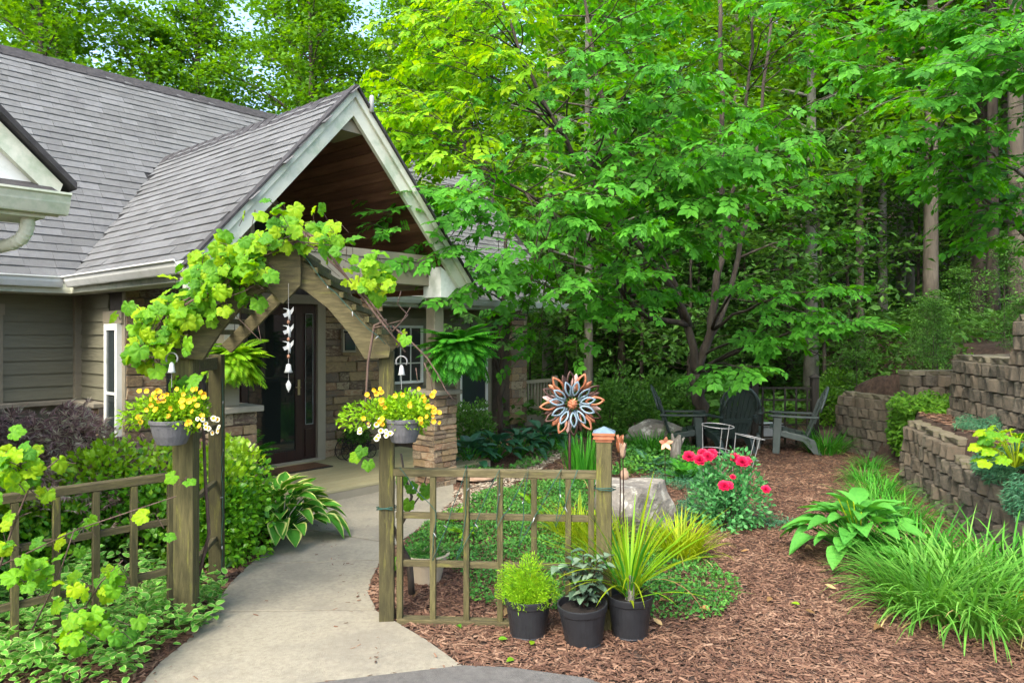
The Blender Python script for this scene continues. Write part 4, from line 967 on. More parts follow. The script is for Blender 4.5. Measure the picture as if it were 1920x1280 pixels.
named = [(1745, 15.5, 0, 1.0, m_bark_mid, 'straight grey-brown trunk rising behind the terrace walls'), (1708, 22, 2, 1.1, m_bark_pale, 'pale slim trunk deep in the woods right of the trellis'), (1838, 17, 1, 1.05, m_bark, 'thick dark trunk behind the upper terrace wall'), (1888, 19, 0, 1.15, m_bark_mid, 'tall brown trunk leaning over the upper terrace'),
         (1102, 16.5, 2, 1.0, m_bark_pale, 'slim pale trunk rising just above the metal flower spinner'), (1520, 16.0, 1, .8, m_bark_pale, 'pale trunk standing right behind the trellis post'), (1028, 20, 0, 1.0, m_bark_pale, 'pale trunk in the woods beyond the side porch railing'), (1205, 22, 2, 1.1, m_bark_mid, 'slender brown trunk in the woods beyond the garden tree')]
for px, d, i, s, bk, lab in named:
    plant_tree('tall', i, (px - CX) / FPX * d, d, i * 2.1 + px, s, 'forest_tree', lab, bk, m_leaf_forest, FG)
poles = [(1612, 17, 1, m_bark_mid, 'thin brown pole-like trunk between the garden tree and the terrace'), (1655, 20, 0, m_bark_pale, 'pale pole-like trunk far beyond the far block wall'), (1690, 25, 2, m_bark_pale, 'light grey trunk deep in the woods above the ivy'), (1782, 23, 1, m_bark_mid, 'thin trunk in the gap between two stouter trunks above the wall'), (1810, 27, 0, m_bark_pale, 'distant pale trunk glimpsed above the low mossy wall'), (1862, 15.5, 0, m_bark, 'dark straight trunk just behind the upper terrace'), (1908, 14.5, 2, m_bark_mid, 'stout trunk at the top of the terrace bank'), (1480, 19, 1, m_bark, 'slim dark trunk in the woods behind the trellis'), (1440, 23, 0, m_bark_mid, 'slender trunk in shade behind the slatted chair'), (1165, 18, 1, m_bark_mid, 'thin trunk in shade behind the dark shrub'), (1055, 24, 2, m_bark_pale, 'pale distant trunk beyond the porch railing'), (1575, 24, 1, m_bark, 'slim dark trunk behind the shrub by the trellis')]
for px, d, i, bk, lab in poles: plant_tree('pole', i, (px - CX) / FPX * d, d, px * .7, 1.0, 'forest_tree', lab, bk, m_leaf_forest, FG)
rf = np.random.default_rng(21); placed = [((px - CX) / FPX * d, d) for px, d, *_ in named + poles]
def free(x, y, r):
    p, q = .655 * x + .755 * y, -.755 * x + .655 * y
    if p < 13.5 and 4 < q < 17.5: return False
    return all((x - a) ** 2 + (y - b) ** 2 > r * r for a, b in placed)
def scatter_trees(n, kind, xr, yr, r, name, label, barks, leaf, group, s0=.85, s1=1.25, view=True):
    k = 0; tries = 0
    while k < n and tries < 4000:
        tries += 1; y = rf.uniform(*yr); x = rf.uniform(*xr) * (y / 20.0 if view else 1)
        if not free(x, y, r): continue
        px_ = CX + x / y * FPX
        if kind == 'sapling' and y < 20 and (1600 < px_ < 1930 or px_ < 985 or 1400 < px_ < 1540): continue
        placed.append((x, y)); k += 1
        plant_tree(kind, int(rf.integers(3)), x, y, rf.uniform(0, 6.28), rf.uniform(s0, s1), name, label, barks[k % len(barks)], leaf, group)
scatter_trees(17, 'tall', (-2, 17), (21, 38), 2.6, 'forest_tree', 'tall slender forest tree in the dense woods behind the garden', [m_bark_mid, m_bark_pale, m_bark], m_leaf_forest, FG)
scatter_trees(13, 'broad', (-3, 22), (36, 52), 4.0, 'forest_tree', 'broad leafy tree on the rising slope at the back of the woods', [m_bark_mid], m_leaf_forest, FG, 1.0, 1.4)
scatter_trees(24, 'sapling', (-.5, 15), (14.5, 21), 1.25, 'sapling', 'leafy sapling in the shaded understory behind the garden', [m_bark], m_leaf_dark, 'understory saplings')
scatter_trees(24, 'sapling', (-1, 17), (21, 34), 1.7, 'sapling', 'taller leafy understory sapling deep in the woods', [m_bark_mid], m_leaf_forest, 'understory saplings', 1.1, 1.6)
for x, y, s, i in ((-21, 18, 1.1, 0), (-17.5, 21.5, 1.0, 1), (-14.0, 21.5, 1.0, 0), (-10.5, 24.5, 1.0, 1), (-7.2, 26.0, 1.0, 0), (-4.6, 27.5, .95, 1), (-1.8, 27, .95, 0), (-19, 28, 1.2, 1), (-13.5, 31, 1.15, 0), (-9, 34, 1.2, 1), (-3.5, 33, 1.15, 0), (-12, 23.5, .95, 1), (-8.6, 29.5, 1.1, 0), (-16, 25.5, 1.1, 0)):
    plant_tree('broad', i, x, y, x * 1.7, s, 'shade_tree', 'broad leafy shade tree towering behind the house roof', m_bark_mid, m_leaf_forest, 'shade trees behind the house')
# leafy woodland floor, too many to count
def carpet(name, label, cat, n, xr, yr, leaf, mat, zr=(.02, .3), cond=None, tmpl=LEAF2, up=.6, kind='stuff', seed=1):
    r = np.random.default_rng(seed); P = np.stack([r.uniform(*xr, n), r.uniform(*yr, n)], 1)
    if cond is not None: P = P[cond(P)]
    m = len(P); z = height(P[:, 0], P[:, 1]) + r.uniform(*zr, m) ** 1.0
    D = r.normal(0, 1, (m, 3)); D[:, 2] = np.abs(D[:, 2]) * .5 - .1; Nn = np.array([0, 0, 1.0]) + r.normal(0, up, (m, 3))
    V, F = scat(*tmpl, np.column_stack([P, z]), rots(D, Nn), leaf * r.uniform(.6, 1.3, m)); o = loft(name, V, F, mat)
    return put(o, label, cat, kind=kind)
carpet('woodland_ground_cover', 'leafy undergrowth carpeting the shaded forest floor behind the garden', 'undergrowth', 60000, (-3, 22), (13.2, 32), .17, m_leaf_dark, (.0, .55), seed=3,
       cond=lambda P: (P[:, 1] > 13.4 + .8 * np.sin(P[:, 0] * 1.3)) & (P[:, 0] < P[:, 1] * .95) & (P[:, 0] > -.02 * P[:, 1]) & (rng.random(len(P)) < 20 / (P[:, 1] + 2)))

for i, (x, y, sc) in enumerate(((6.7, 11.4, .24), (7.3, 10.4, .20), (8.3, 12.2, .30), (7.6, 13.4, .34), (9.4, 11.4, .26), (6.3, 13.2, .30), (4.4, 14.6, .3), (8.9, 14.4, .36), (6.1, 10.5, .17), (10.4, 13.2, .3))):
    plant_tree('sapling', i, x, y, i * 1.3, sc, 'bank_shrub', 'loose leafy green shrub growing on the bank above the block walls' if x > 6 else 'loose dark green shrub growing right behind the trellis', m_bark, m_leaf_dark, 'shrubs on the bank')['category'] = 'shrub'
# ================================================================ PLANT BUILDERS
def outline_leaf(name, pts, mat, fold=.12, droop=.12, margin=False, ridges=0):
    """leaf mesh from a right-half outline [(x,y)..] base->tip, unit long; midrib fold, tip droop"""
    V, F, A = [], [], []; n = len(pts)
    for x, y in pts:
        for k, f in enumerate((-1, -.72, -.35, 0, .35, .72, 1)):
            z = abs(f) * x * fold * 2 - droop * y * y + (ridges * math.sin(abs(f) * 9) * x * .05)
            V.append((f * x, y, z)); A.append(1.0 if abs(f) == 1 else (.45 if abs(f) > .7 else 0.0))
    for i in range(n - 1):
        for k in range(6): a = i * 7 + k; F.append((a, a + 1, a + 8, a + 7))
    me = npmesh(name, np.array(V), F, True); me.materials.append(mat)
    if margin:
        at = me.attributes.new('margin', 'FLOAT', 'POINT'); at.data.foreach_set('value', np.array(A, np.float32))
    return me
HOSTA = [(.012, -.35), (.014, -.1), (.10, 0), (.26, .10), (.335, .26), (.33, .42), (.27, .62), (.17, .80), (.06, .94), (.002, 1.0)]
def hosta_leaf(mat, margin, droop, seed):
    r = random.Random(seed); return outline_leaf('leaf', [(x * r.uniform(.92, 1.1), y) for x, y in HOSTA], mat, fold=.22, droop=droop, margin=margin, ridges=1)
HL = {k: [hosta_leaf(m, mg, d, i) for i, d in enumerate((.15, .3, .42, .55))] for k, (m, mg) in {'v': (m_leaf_hosta_v, True), 'g': (m_leaf_hosta, False), 'd': (m_leaf_hosta_d, False)}.items()}
def hosta(label, loc, rad, n, leaf, kind, hgt=.3, seed=1, az0=0, az1=6.283, z=None):
    r = random.Random(seed); z = float(height(loc[0], loc[1])) if z is None else z
    t = thing('hosta', label, 'plant', (loc[0], loc[1], z)); st = MB()
    for i in range(n):
        f = (i + .5) / n; a = az0 + (i * 2.399963 + r.uniform(-.3, .3)) % (az1 - az0); rr = rad * (f ** .6) * .68; h = hgt * (1 - .55 * f) * r.uniform(.85, 1.1)
        tilt = .75 - 1.0 * f + r.uniform(-.15, .15); d = Vector((math.cos(a) * math.cos(tilt), math.sin(a) * math.cos(tilt), math.sin(tilt)))
        nn = Vector((-math.cos(a) * math.sin(tilt), -math.sin(a) * math.sin(tilt), math.cos(tilt))) + Vector((r.uniform(-.2, .2), r.uniform(-.2, .2), 0))
        p = Vector((math.cos(a) * rr, math.sin(a) * rr, h)); L = leaf * r.uniform(.75, 1.15)
        obj('leaf', random.choice(HL[kind]), None, t, dirM(p, d, nn, L)); st.tube([(0, 0, 0), (p.x * .4, p.y * .4, h * .6), tuple(p - d * .3 * L)], .006, 4, cap=False)
    st.build('stems', m_grass, t, smooth=True); return t
def blades(P, az, L, lean, wid, curl, seg=6, tw=0.0):
    """arching strap leaves; every argument an array of n"""
    n = len(P); s = np.linspace(0, 1, seg + 1); V = np.zeros((n, seg + 1, 2, 3)); pos = np.array(P, float).copy()
    hx_, hy_ = np.cos(az), np.sin(az); sx, sy = -hy_, hx_
    for i in range(seg + 1):
        ang = lean + curl * s[i] ** 1.3
        if i: pos = pos + (L / seg)[:, None] * np.stack([hx_ * np.sin(ang), hy_ * np.sin(ang), np.cos(ang)], 1)
        w_ = wid * (np.sin(math.pi * min(.98, .18 + .80 * s[i])) ** .8) * (1 if i < seg else .1)
        for k, sg in enumerate((-1, 1)): V[:, i, k] = pos + (sg * w_ / 2)[:, None] * np.stack([sx, sy, np.zeros(n) + tw], 1)
    k = (seg + 1) * 2; F = []
    for i in range(seg): F.append((i * 2, i * 2 + 1, i * 2 + 3, i * 2 + 2))
    return V.reshape(-1, 3), (np.array(F)[None] + (np.arange(n) * k)[:, None, None]).reshape(-1, 4)
def grass(name, label, loc, n, L, rad, mat, lean=(.05, .7), curl=(.4, 1.6), wid=.012, seed=1, cat='plant', az=None, z=None, parts='blades', root=None):
    r = np.random.default_rng(seed); z = float(height(loc[0], loc[1])) if z is None else z
    t = root or thing(name, label, cat, (loc[0], loc[1], z)); a = r.uniform(0, 6.283, n) if az is None else r.normal(az[0], az[1], n)
    rr = rad * np.sqrt(r.random(n)) * .5; P = np.stack([loc[0] + np.cos(a) * rr, loc[1] + np.sin(a) * rr, np.full(n, z)], 1)
    V, F = blades(P, a + r.normal(0, .35, n), L * r.uniform(.6, 1.1, n), r.uniform(*lean, n), np.full(n, wid) * r.uniform(.7, 1.2, n), r.uniform(*curl, n))
    loft(parts, V, F, mat, t)
    k = max(3, n // 14); sel = r.integers(n, size=k)
    V, F = blades(P[sel], a[sel] + r.normal(0, .5, k), L * r.uniform(.4, .95, k), r.uniform(.5, 1.3, k), np.full(k, wid) * .8, r.uniform(.6, 1.9, k)); loft('dry_blades', V, F, m_drygrass, t); return t
def leaf_bush(name, label, loc, dims, n, leaf, mat, seed=1, stems=10, cat='shrub', tmpl=LEAF4, flat=.45, shell=.55, z=None, group=None, lumps=9, bark=None, tips=None):
    """shrub: stems from the ground, leaves in clumps filling a lumpy dome"""
    r = np.random.default_rng(seed); z = float(height(loc[0], loc[1])) if z is None else z
    t = thing(name, label, cat, (loc[0], loc[1], z), 0, group); dx, dy, dz = dims; c = np.array([loc[0], loc[1], z])
    u = r.normal(size=(lumps, 3)); u /= np.linalg.norm(u, axis=1, keepdims=True); u[:, 2] = np.abs(u[:, 2]) * .9
    lc = u * np.array([dx, dy, dz]) * .62 + np.array([0, 0, dz * .22]); mb = MB()
    k = r.integers(lumps, size=n); v = r.normal(size=(n, 3)); v /= np.linalg.norm(v, axis=1, keepdims=True)
    P = lc[k] + v * (shell + (1 - shell) * r.random((n, 1)) ** .5) * np.array([dx, dy, dz]) * .46
    P[:, 2] = np.abs(P[:, 2]) + .01
    D = v + r.normal(0, .5, (n, 3)) + np.array([0, 0, .35]); Nn = v * .5 + np.array([0, 0, 1.0]) + r.normal(0, flat, (n, 3))
    Sz = leaf * r.uniform(.6, 1.25, n)
    if tips is None: V, F = scat(*tmpl, P + c, rots(D, Nn), Sz); loft('foliage', V, F, mat, t)
    else:
        hi = (P[:, 2] / dz + .35 * v[:, 2] + r.normal(0, .12, n)) > 1.02  # leaves near the top of the dome take the second colour
        for sel, nm, mt in ((~hi, 'foliage', mat), (hi, 'top_leaves', tips)):
            if sel.sum(): V, F = scat(*tmpl, (P + c)[sel], rots(D, Nn)[sel], Sz[sel]); loft(nm, V, F, mt, t)
    for i in range(stems):
        e = lc[i % lumps] + r.normal(0, .06, 3); a = r.normal(0, .05, 3) * np.array([1, 1, 0]); B = bez(a, np.array([e[0] * .4, e[1] * .4, e[2] * .7]), e, 5) + c
        mb.tube(B, np.linspace(.012, .004, 5), 5, cap=False)
    mb.build('stems', bark or m_bark_mid, t, world=True, smooth=True); return t
def frond(n=13, droop=.5):
    """fern frond, unit long: paired pinnae on an arching rib"""
    parts = []
    for i in range(n):
        y = .1 + .9 * i / n; L = .26 * math.sin(math.pi * (.12 + .86 * i / n)) ** .8 + .02
        for s in (-1, 1):
            a = s * math.radians(70 - 18 * y); parts.append(scat(LEAF2[0] * np.array([.62, 1, 1]), LEAF2[1], np.array([[0, y, 0]]), rots(np.array([[math.sin(a), math.cos(a), -.18]]), np.array([[0, 0, 1.0]])), np.array([L])))
    V, F = join(parts); V[:, 2] -= droop * V[:, 1] ** 2; V[:, 1] *= (1 - .15 * droop * V[:, 1]); return V, F
FRD = frond(15, .55); FRD_S = frond(12, .35)
def fern(name, label, c, n, L, mat, el=(.0, 1.1), seed=1, cat='fern', tmpl=FRD, root=None, az=None, part='fronds', group=None):
    r = np.random.default_rng(seed); t = root or thing(name, label, cat, c, 0, group); a = r.uniform(0, 6.283, n) if az is None else r.uniform(*az, n); e = r.uniform(*el, n)
    D = np.stack([np.cos(a) * np.cos(e), np.sin(a) * np.cos(e), np.sin(e)], 1); Nn = np.stack([-np.cos(a) * np.sin(e), -np.sin(a) * np.sin(e), np.cos(e)], 1) + r.normal(0, .15, (n, 3))
    V, F = scat(*tmpl, np.array(c) + r.normal(0, .03, (n, 3)), rots(D, Nn), L * r.uniform(.6, 1.1, n)); loft(part, V, F, mat, t); return t

# ================================================================ LEFT SIDE: hedge, maple, ground cover, vine, hosta
hl = [('clipped round hedge shrub behind the left lattice panel', G(70, 1085), (.60, .45, .62)), ('leafy hedge shrub behind the left arbor post', G(250, 1060), (.66, .55, .86)), ('rounded hedge shrub between the left arbor posts and the hosta', G(415, 1040), (.46, .50, .80)), ('low hedge shrub behind the variegated hosta beside the walk', G(428, 980), (.30, .30, .62))]
for i, (lab, (x, y), dm) in enumerate(hl): leaf_bush('hedge_shrub', lab, (x, y), dm, 6000 if i < 3 else 2600, .052, m_leaf_shrub, seed=31 + i, lumps=22, shell=.7, tips=m_leaf_top, flat=.6, tmpl=(LEAF4[0] * np.array([1.35, 1, 1]), LEAF4[1]), group='hedge shrubs along the walk')
def maple():
    r = np.random.default_rng(77); x, y = -3.85, 5.9; t = thing('maple_shrub', 'low weeping red laceleaf maple below the siding wall', 'shrub', (x, y, 0)); mb = MB(); P, D = [], []
    for i in range(100):
        a = r.uniform(0, 6.28); R = r.uniform(.25, 1.05); zt = 1.25 - .36 * R + r.uniform(-.15, .08); e = np.array([math.cos(a) * R * 1.1, math.sin(a) * R * .9, zt - .35 * R]); B = bez(np.array([0, 0, .1]), np.array([e[0] * .45, e[1] * .45, zt + .12]), e, 7)
        mb.tube(B + np.array([x, y, 0]), np.linspace(.014, .003, 7), 4, cap=False)
        for u in np.linspace(.35, 1, 8):
            c = (1 - u) ** 2 * B[0] + 2 * u * (1 - u) * B[3] * 1.0 + u * u * e; k = 9; P.append(c + r.normal(0, .07, (k, 3))); dd = np.tile(e / np.linalg.norm(e), (k, 1)) + r.normal(0, .5, (k, 3)); dd[:, 2] -= .5; D.append(dd)
    P = np.concatenate(P) + np.array([x, y, 0]); D = np.concatenate(D); n = len(P)
    # palmately divided leaf: five thin lobes
    parts = [scat(LEAF2[0] * np.array([.28, 1, 1]), LEAF2[1], np.zeros((1, 3)), rots(np.array([[math.sin(a), math.cos(a), -.1 * abs(a)]]), np.array([[0, 0, 1.0]])), np.array([1 - .22 * abs(a)])) for a in (-1.5, -.95, -.45, 0, .45, .95, 1.5)]
    V, F = scat(*join(parts), P, rots(D, np.array([0, 0, 1.0]) + r.normal(0, .4, (n, 3))), r.uniform(.055, .10, n)); loft('foliage', V, F, m_maple, t); mb.build('branches', m_bark, t, world=True, smooth=True)
maple()
# variegated ground cover at the lower left: many small pale-edged leaves (uncountable)
VL = outline_leaf('cover_leaf', [(.004, -.12), (.16, .06), (.27, .28), (.28, .48), (.2, .74), (.02, 1)], m_leaf_varieg, fold=.15, droop=.15)
def varieg_cover(name, label, poly, n, size, zt, seed, mat=None):
    r = np.random.default_rng(seed); poly = np.array(poly); lo, hi = poly.min(0), poly.max(0); P = r.uniform(lo, hi, (n, 2)); P = P[pip(P, poly)]; m = len(P)
    lump = .5 + .5 * np.sin(P[:, 0] * 9 + 2 * np.sin(P[:, 1] * 5)) * np.sin(P[:, 1] * 8 + P[:, 0] * 3)
    z = zt * (.15 + .85 * lump) * r.uniform(.25, 1.0, m) + .01
    D = r.normal(0, 1, (m, 3)); D[:, 2] = np.abs(D[:, 2]) * .35 - .1
    TV = np.array([(f * x, y, abs(f) * x * .3 - .15 * y * y) for x, y in ((.004, 0), (.2, .12), (.28, .38), (.22, .7), (.01, 1)) for f in (-1, -.6, .6, 1)]); TFq = np.array([(i * 4 + k, i * 4 + k + 1, i * 4 + k + 5, i * 4 + k + 4) for i in range(4) for k in range(3)])
    V, F = scat(TV, TFq, np.column_stack([P, z]), rots(D, np.array([0, 0, 1.0]) + r.normal(0, .4, (m, 3))), size * r.uniform(.6, 1.2, m)); o = loft(name, V, F, mat or m_leaf_varieg)
    at = o.data.attributes.new('margin', 'FLOAT', 'POINT'); at.data.foreach_set('value', np.tile(np.array([1, .35, .35, 1] * 5, np.float32), m)); put(o, label, 'ground cover', kind='stuff'); return o
cov = [G(-60, 1330), G(200, 1330), G(300, 1245), G(395, 1185), G(425, 1150), G(405, 1115), G(330, 1105), G(180, 1110), G(0, 1090), G(-80, 1090)]
varieg_cover('leafy_ground_cover', 'variegated pale edged ground cover spilling over the walk below the left lattice', cov, 8200, .058, .40, 41)
# hosta by the walk
hosta('variegated hosta with cream edged leaves spilling onto the walk beside the hedge', G(525, 1008), .66, 90, .215, 'v', .42, 5)
# grape leaves: lobed heart outline
def grape_leaf(seed):
    r = random.Random(seed); pts = []
    for k in range(33):
        a = -math.pi + 2 * math.pi * k / 32; x5 = abs(((a / (2 * math.pi / 5)) + .5) % 1 - .5) * 2          # 0 on a lobe tip, 1 between lobes
        rad = (.54 - .10 * x5 ** .9) * (1.0 if k % 2 == 0 else .91) * (1.08 if abs(a) < .4 else 1) + r.uniform(-.02, .02)
        rad *= 1 - .55 * math.exp(-((abs(a) - math.pi) / .25) ** 2); pts.append((math.sin(a) * rad * 1.05, .42 + math.cos(a) * rad))
    V = [(0, .30, -.03)]; F = []
    for x, y in pts[:-1]: V.append((x * .55, .30 + (y - .30) * .55, .05 + .05 * math.cos(5 * math.atan2(x, y - .42))))
    for x, y in pts[:-1]: V.append((x, y, .05 * r.uniform(-1, 1) - .35 * (x * x + (y - .3) ** 2) + .10 * abs(x)))
    n = 32
    for i in range(n): j = (i + 1) % n; F += [(0, 1 + i, 1 + j), (1 + i, 1 + n + i, 1 + n + j), (1 + i, 1 + n + j, 1 + j)]
    me = npmesh('leaf', np.array(V), F, True); me.materials.append(m_leaf_vine); return me
GL = [grape_leaf(i) for i in range(5)]
def vine(name, label, cat, loc, spots, wood, size=(.10, .15), seed=1, face=(.15, -.8, .75)):
    """spots: leaf attachment points; wood: list of polylines with radii"""
    r = random.Random(seed); t = thing(name, label, cat, loc); mb = MB()
    for pts, r0, r1 in wood: mb.tube(pts, list(np.linspace(r0, r1, len(pts))), 6)
    for p in spots:
        n = Vector(face) + Vector((r.gauss(0, .5), r.gauss(0, .4), r.gauss(0, .45))); a = r.uniform(0, 6.28)
        d = Vector((math.cos(a) * .8, r.uniform(-.5, .1), -.55 + .7 * math.sin(a))); L = r.uniform(*size)
        obj('leaf', r.choice(GL), None, t, dirM(Vector(p) - Vector(loc), d, n, L))
        q = Vector(p); mb.tube([q, q + Vector((r.uniform(-.03, .03), .02, r.uniform(-.05, .02))), q + Vector((r.uniform(-.07, .07), .05, r.uniform(-.1, .0)))], .0022, 4, cap=False)
    mb.build('stems', m_vinewood, t, world=True, smooth=True); return t
# on the arbor: thick along the left brace and the peak, thin down the right brace
rv = random.Random(12); sp_ = []
def along(px_pts, d, n, sx, sy):
    for _ in range(n):
        i = rv.random() * (len(px_pts) - 1); j = int(i); f = i - j; a, b = px_pts[j], px_pts[j + 1]
        px = a[0] + (b[0] - a[0]) * f + rv.gauss(0, sx); py = a[1] + (b[1] - a[1]) * f + rv.gauss(0, sy); sp_.append(AT(px, py, d + rv.uniform(-.12, .25)))
along([(262, 645), (320, 592), (400, 530), (470, 470), (545, 440)], 4.28, 230, 24, 26)
along([(300, 660), (290, 620), (350, 560), (420, 500), (500, 470)], 4.30, 100, 24, 26)
along([(515, 440), (590, 435), (640, 468), (690, 508), (715, 535)], 4.36, 66, 18, 15)
along([(560, 490), (640, 520), (720, 570)], 4.36, 7, 12, 14); along([(755, 625), (770, 620)], 4.4, 2, 6, 5); along([(300, 690), (345, 700)], 4.3, 5, 14, 14); along([(480, 545), (490, 560)], 4.3, 2, 4, 4)
def wpts(l, d): return [Vector(AT(px, py, d + rv.uniform(-.02, .02))) for px, py in l]
wood = [(wpts([(360, 1130), (392, 1000), (385, 900), (380, 760), (370, 660), (400, 590), (470, 500), (545, 430)], 4.6), .012, .007), (wpts([(545, 425), (600, 450), (650, 520), (705, 590), (760, 660)], 4.36), .012, .006), (wpts([(560, 430), (630, 500), (690, 560), (735, 620)], 4.34), .009, .005),
        (wpts([(725, 600), (702, 610), (690, 680), (686, 750), (680, 800)], 4.40), .009, .006), (wpts([(735, 610), (770, 640), (800, 670), (820, 700), (835, 730), (852, 752)], 4.42), .007, .003), (wpts([(735, 622), (765, 590), (745, 570), (752, 545)], 4.42), .006, .003), (wpts([(795, 680), (808, 710), (812, 740)], 4.42), .004, .002), (wpts([(780, 690), (783, 715)], 4.42), .004, .002), (wpts([(700, 615), (755, 600), (770, 575)], 4.42), .004, .002), (wpts([(260, 650), (300, 610), (360, 570), (430, 500), (500, 450)], 4.32), .008, .004), (wpts([(420, 560), (460, 545), (485, 530)], 4.25), .003, .002), (wpts([(440, 590), (470, 620), (490, 640), (484, 610)], 4.3), .003, .002)]
for q in range(7):
    y0 = rv.uniform(-14, 14); wood.append((wpts([(270 + q * 6, 640 + y0), (310, 600 + rv.uniform(-20, 20)), (360, 570 + rv.uniform(-18, 18)), (420, 520 + rv.uniform(-20, 20)), (480, 470 + rv.uniform(-20, 20)), (560, 445 + y0), (620, 470 + rv.uniform(-15, 15)), (690, 560 + rv.uniform(-20, 20))][: 5 + q % 4], 4.26 + .02 * q), .006, .003))
vine('grape_vine', 'yellow green grape vine draped over the peaked arbor braces', 'vine', tuple(amid + up * 1.7), [p for p in sp_ if not (500 < CX + p[0] / p[1] * FPX < 610 and 462 < HY - (p[2] - EYE) / p[1] * FPX)], wood, (.065, .125), 3)
# on the left lattice
sp_ = []
for px, py, d, n in ((30, 850, 3.55, 16), (70, 880, 3.6, 10), (20, 900, 3.5, 10), (90, 1060, 3.6, 7), (40, 1070, 3.5, 8), (140, 1000, 3.85, 4), (130, 980, 3.85, 3), (100, 850, 3.75, 3), (200, 1090, 3.75, 6), (190, 1080, 3.8, 4), (160, 1110, 3.6, 5), (150, 1160, 3.55, 7), (185, 1180, 3.6, 6), (235, 1140, 3.8, 3), (130, 1190, 3.5, 5), (280, 985, 4.05, 2), (10, 1000, 3.5, 5), (330, 880, 4.25, 2), (210, 1050, 3.95, 1)):
    for _ in range(n): sp_.append(AT(px + rv.gauss(0, 20), py + rv.gauss(0, 18), d + rv.uniform(-.08, .08)))
wood = [(wpts([(-40, 1180), (20, 1000), (60, 900), (110, 860)], 3.55), .007, .003), (wpts([(60, 1180), (110, 1080), (140, 990)], 3.7), .005, .003), (wpts([(120, 1200), (190, 1090), (230, 1050)], 3.75), .005, .003), (wpts([(0, 1060), (150, 990), (330, 930)], 3.75), .004, .003)]
vine('grape_vine', 'bright grape vine climbing through the left lattice panel', 'vine', (-2.6, 3.75, .3), sp_, wood, (.055, .105), 6)
# ================================================================ POTTED AND HANGING PLANTS
def flower_mesh(mat, throat, pet=5, deep=.35):
    V, F = [(0, 0, -deep)], []; n = pet * 4
    for k in range(n):
        a = 2 * math.pi * k / n; V.append((math.cos(a) * .28, math.sin(a) * .28, -.06))
    for k in range(n):
        a = 2 * math.pi * k / n; rr = .5 * (1 - .12 * (abs(math.cos(pet * a / 2)) < .35)); V.append((math.cos(a) * rr, math.sin(a) * rr, .04 * math.cos(pet * a)))
    for k in range(n): j = (k + 1) % n; F += [(0, 1 + k, 1 + j), (1 + k, 1 + n + k, 1 + n + j, 1 + j)]
    me = npmesh('flower', np.array(V), F, True); me.materials.append(mat); me.materials.append(throat)
    me.polygons.foreach_set('material_index', np.array([1 if len(f) == 3 else 0 for f in F])); return me
FL_Y, FL_W, FL_D = flower_mesh(m_fl_yel, m_fl_eye), flower_mesh(m_fl_wht, m_fl_yel), flower_mesh(M('petal_black', [(.012, .006, .014), (.02, .01, .02)], rough=.6), m_fl_eye)
def basket(label, c, dims, pot_c, pot_w, seed, yel, wht, mat):
    r = random.Random(seed); t = thing('flower_basket', label, 'flower basket', pot_c); nr = np.random.default_rng(seed)
    mb = MB(); mb.lathe([(.02, .0), (pot_w * .34, 0), (pot_w * .43, .05), (pot_w * .5, .115), (pot_w * .53, .118), (pot_w * .53, .14), (pot_w * .49, .142), (pot_w * .46, .11), (.02, .10)]); mb.build('planter', m_potgrey, t, smooth=False, bevel=.003)
    n = 2600; v = nr.normal(size=(n, 3)); v /= np.linalg.norm(v, axis=1, keepdims=True); P = np.array(c) + v * nr.random((n, 1)) ** .45 * np.array(dims) * (1 + .25 * np.sin(v[:, :1] * 5)); k = (np.array(c)[0] - P[:, 0])
    P[:, 2] -= .25 * dims[2] * (np.abs(P[:, 0] - c[0]) / dims[0]) ** 2 * 1.3
    V, F = scat(*LEAF4, P, rots(v + nr.normal(0, .6, (n, 3)), np.array([0, 0, 1.0]) + nr.normal(0, .5, (n, 3))), nr.uniform(.018, .036, n)); loft('foliage', V, F, mat, t)
    for kind, cnt, box in ((FL_Y, yel[0], yel[1]), (FL_W, wht[0], wht[1]), (FL_D, 2, yel[1])):
        for _ in range(cnt):
            px, py = r.uniform(box[0], box[2]), r.uniform(box[1], box[3]); d = c[1] - dims[1] * r.uniform(.85, 1.05) * max(.3, math.sqrt(max(0, 1 - ((px - CX) / FPX * c[1] - c[0]) ** 2 / dims[0] ** 2)))
            p = Vector(AT(px, py, d)); nn = Vector((r.gauss(0, .45), -1, r.gauss(.45, .4))); obj('flower', kind, None, t, dirM(p - Vector(pot_c), Vector((r.gauss(0, 1), .2, 1)), nn, r.uniform(.024, .036)))
    return t
m_petunia = leafm('leaf_petunia', [(.08, .22, .01), (.20, .40, .012), (.36, .54, .02)], trans=.35, scale=5)
bl = AT(325, 768, 4.22); basket('hanging planter of yellow and white petunias on the left arbor post', bl, (.25, .16, .105), (AT(322, 832, 4.17)), .23, 3, (38, (258, 728, 392, 800)), (13, (370, 780, 412, 815)), m_petunia)
br_ = AT(742, 772, 4.40); basket('hanging planter of yellow and white petunias on the right arbor post', br_, (.29, .17, .11), (AT(757, 828, 4.33)), .21, 4, (36, (680, 728, 828, 795)), (11, (660, 780, 740, 825)), m_petunia)
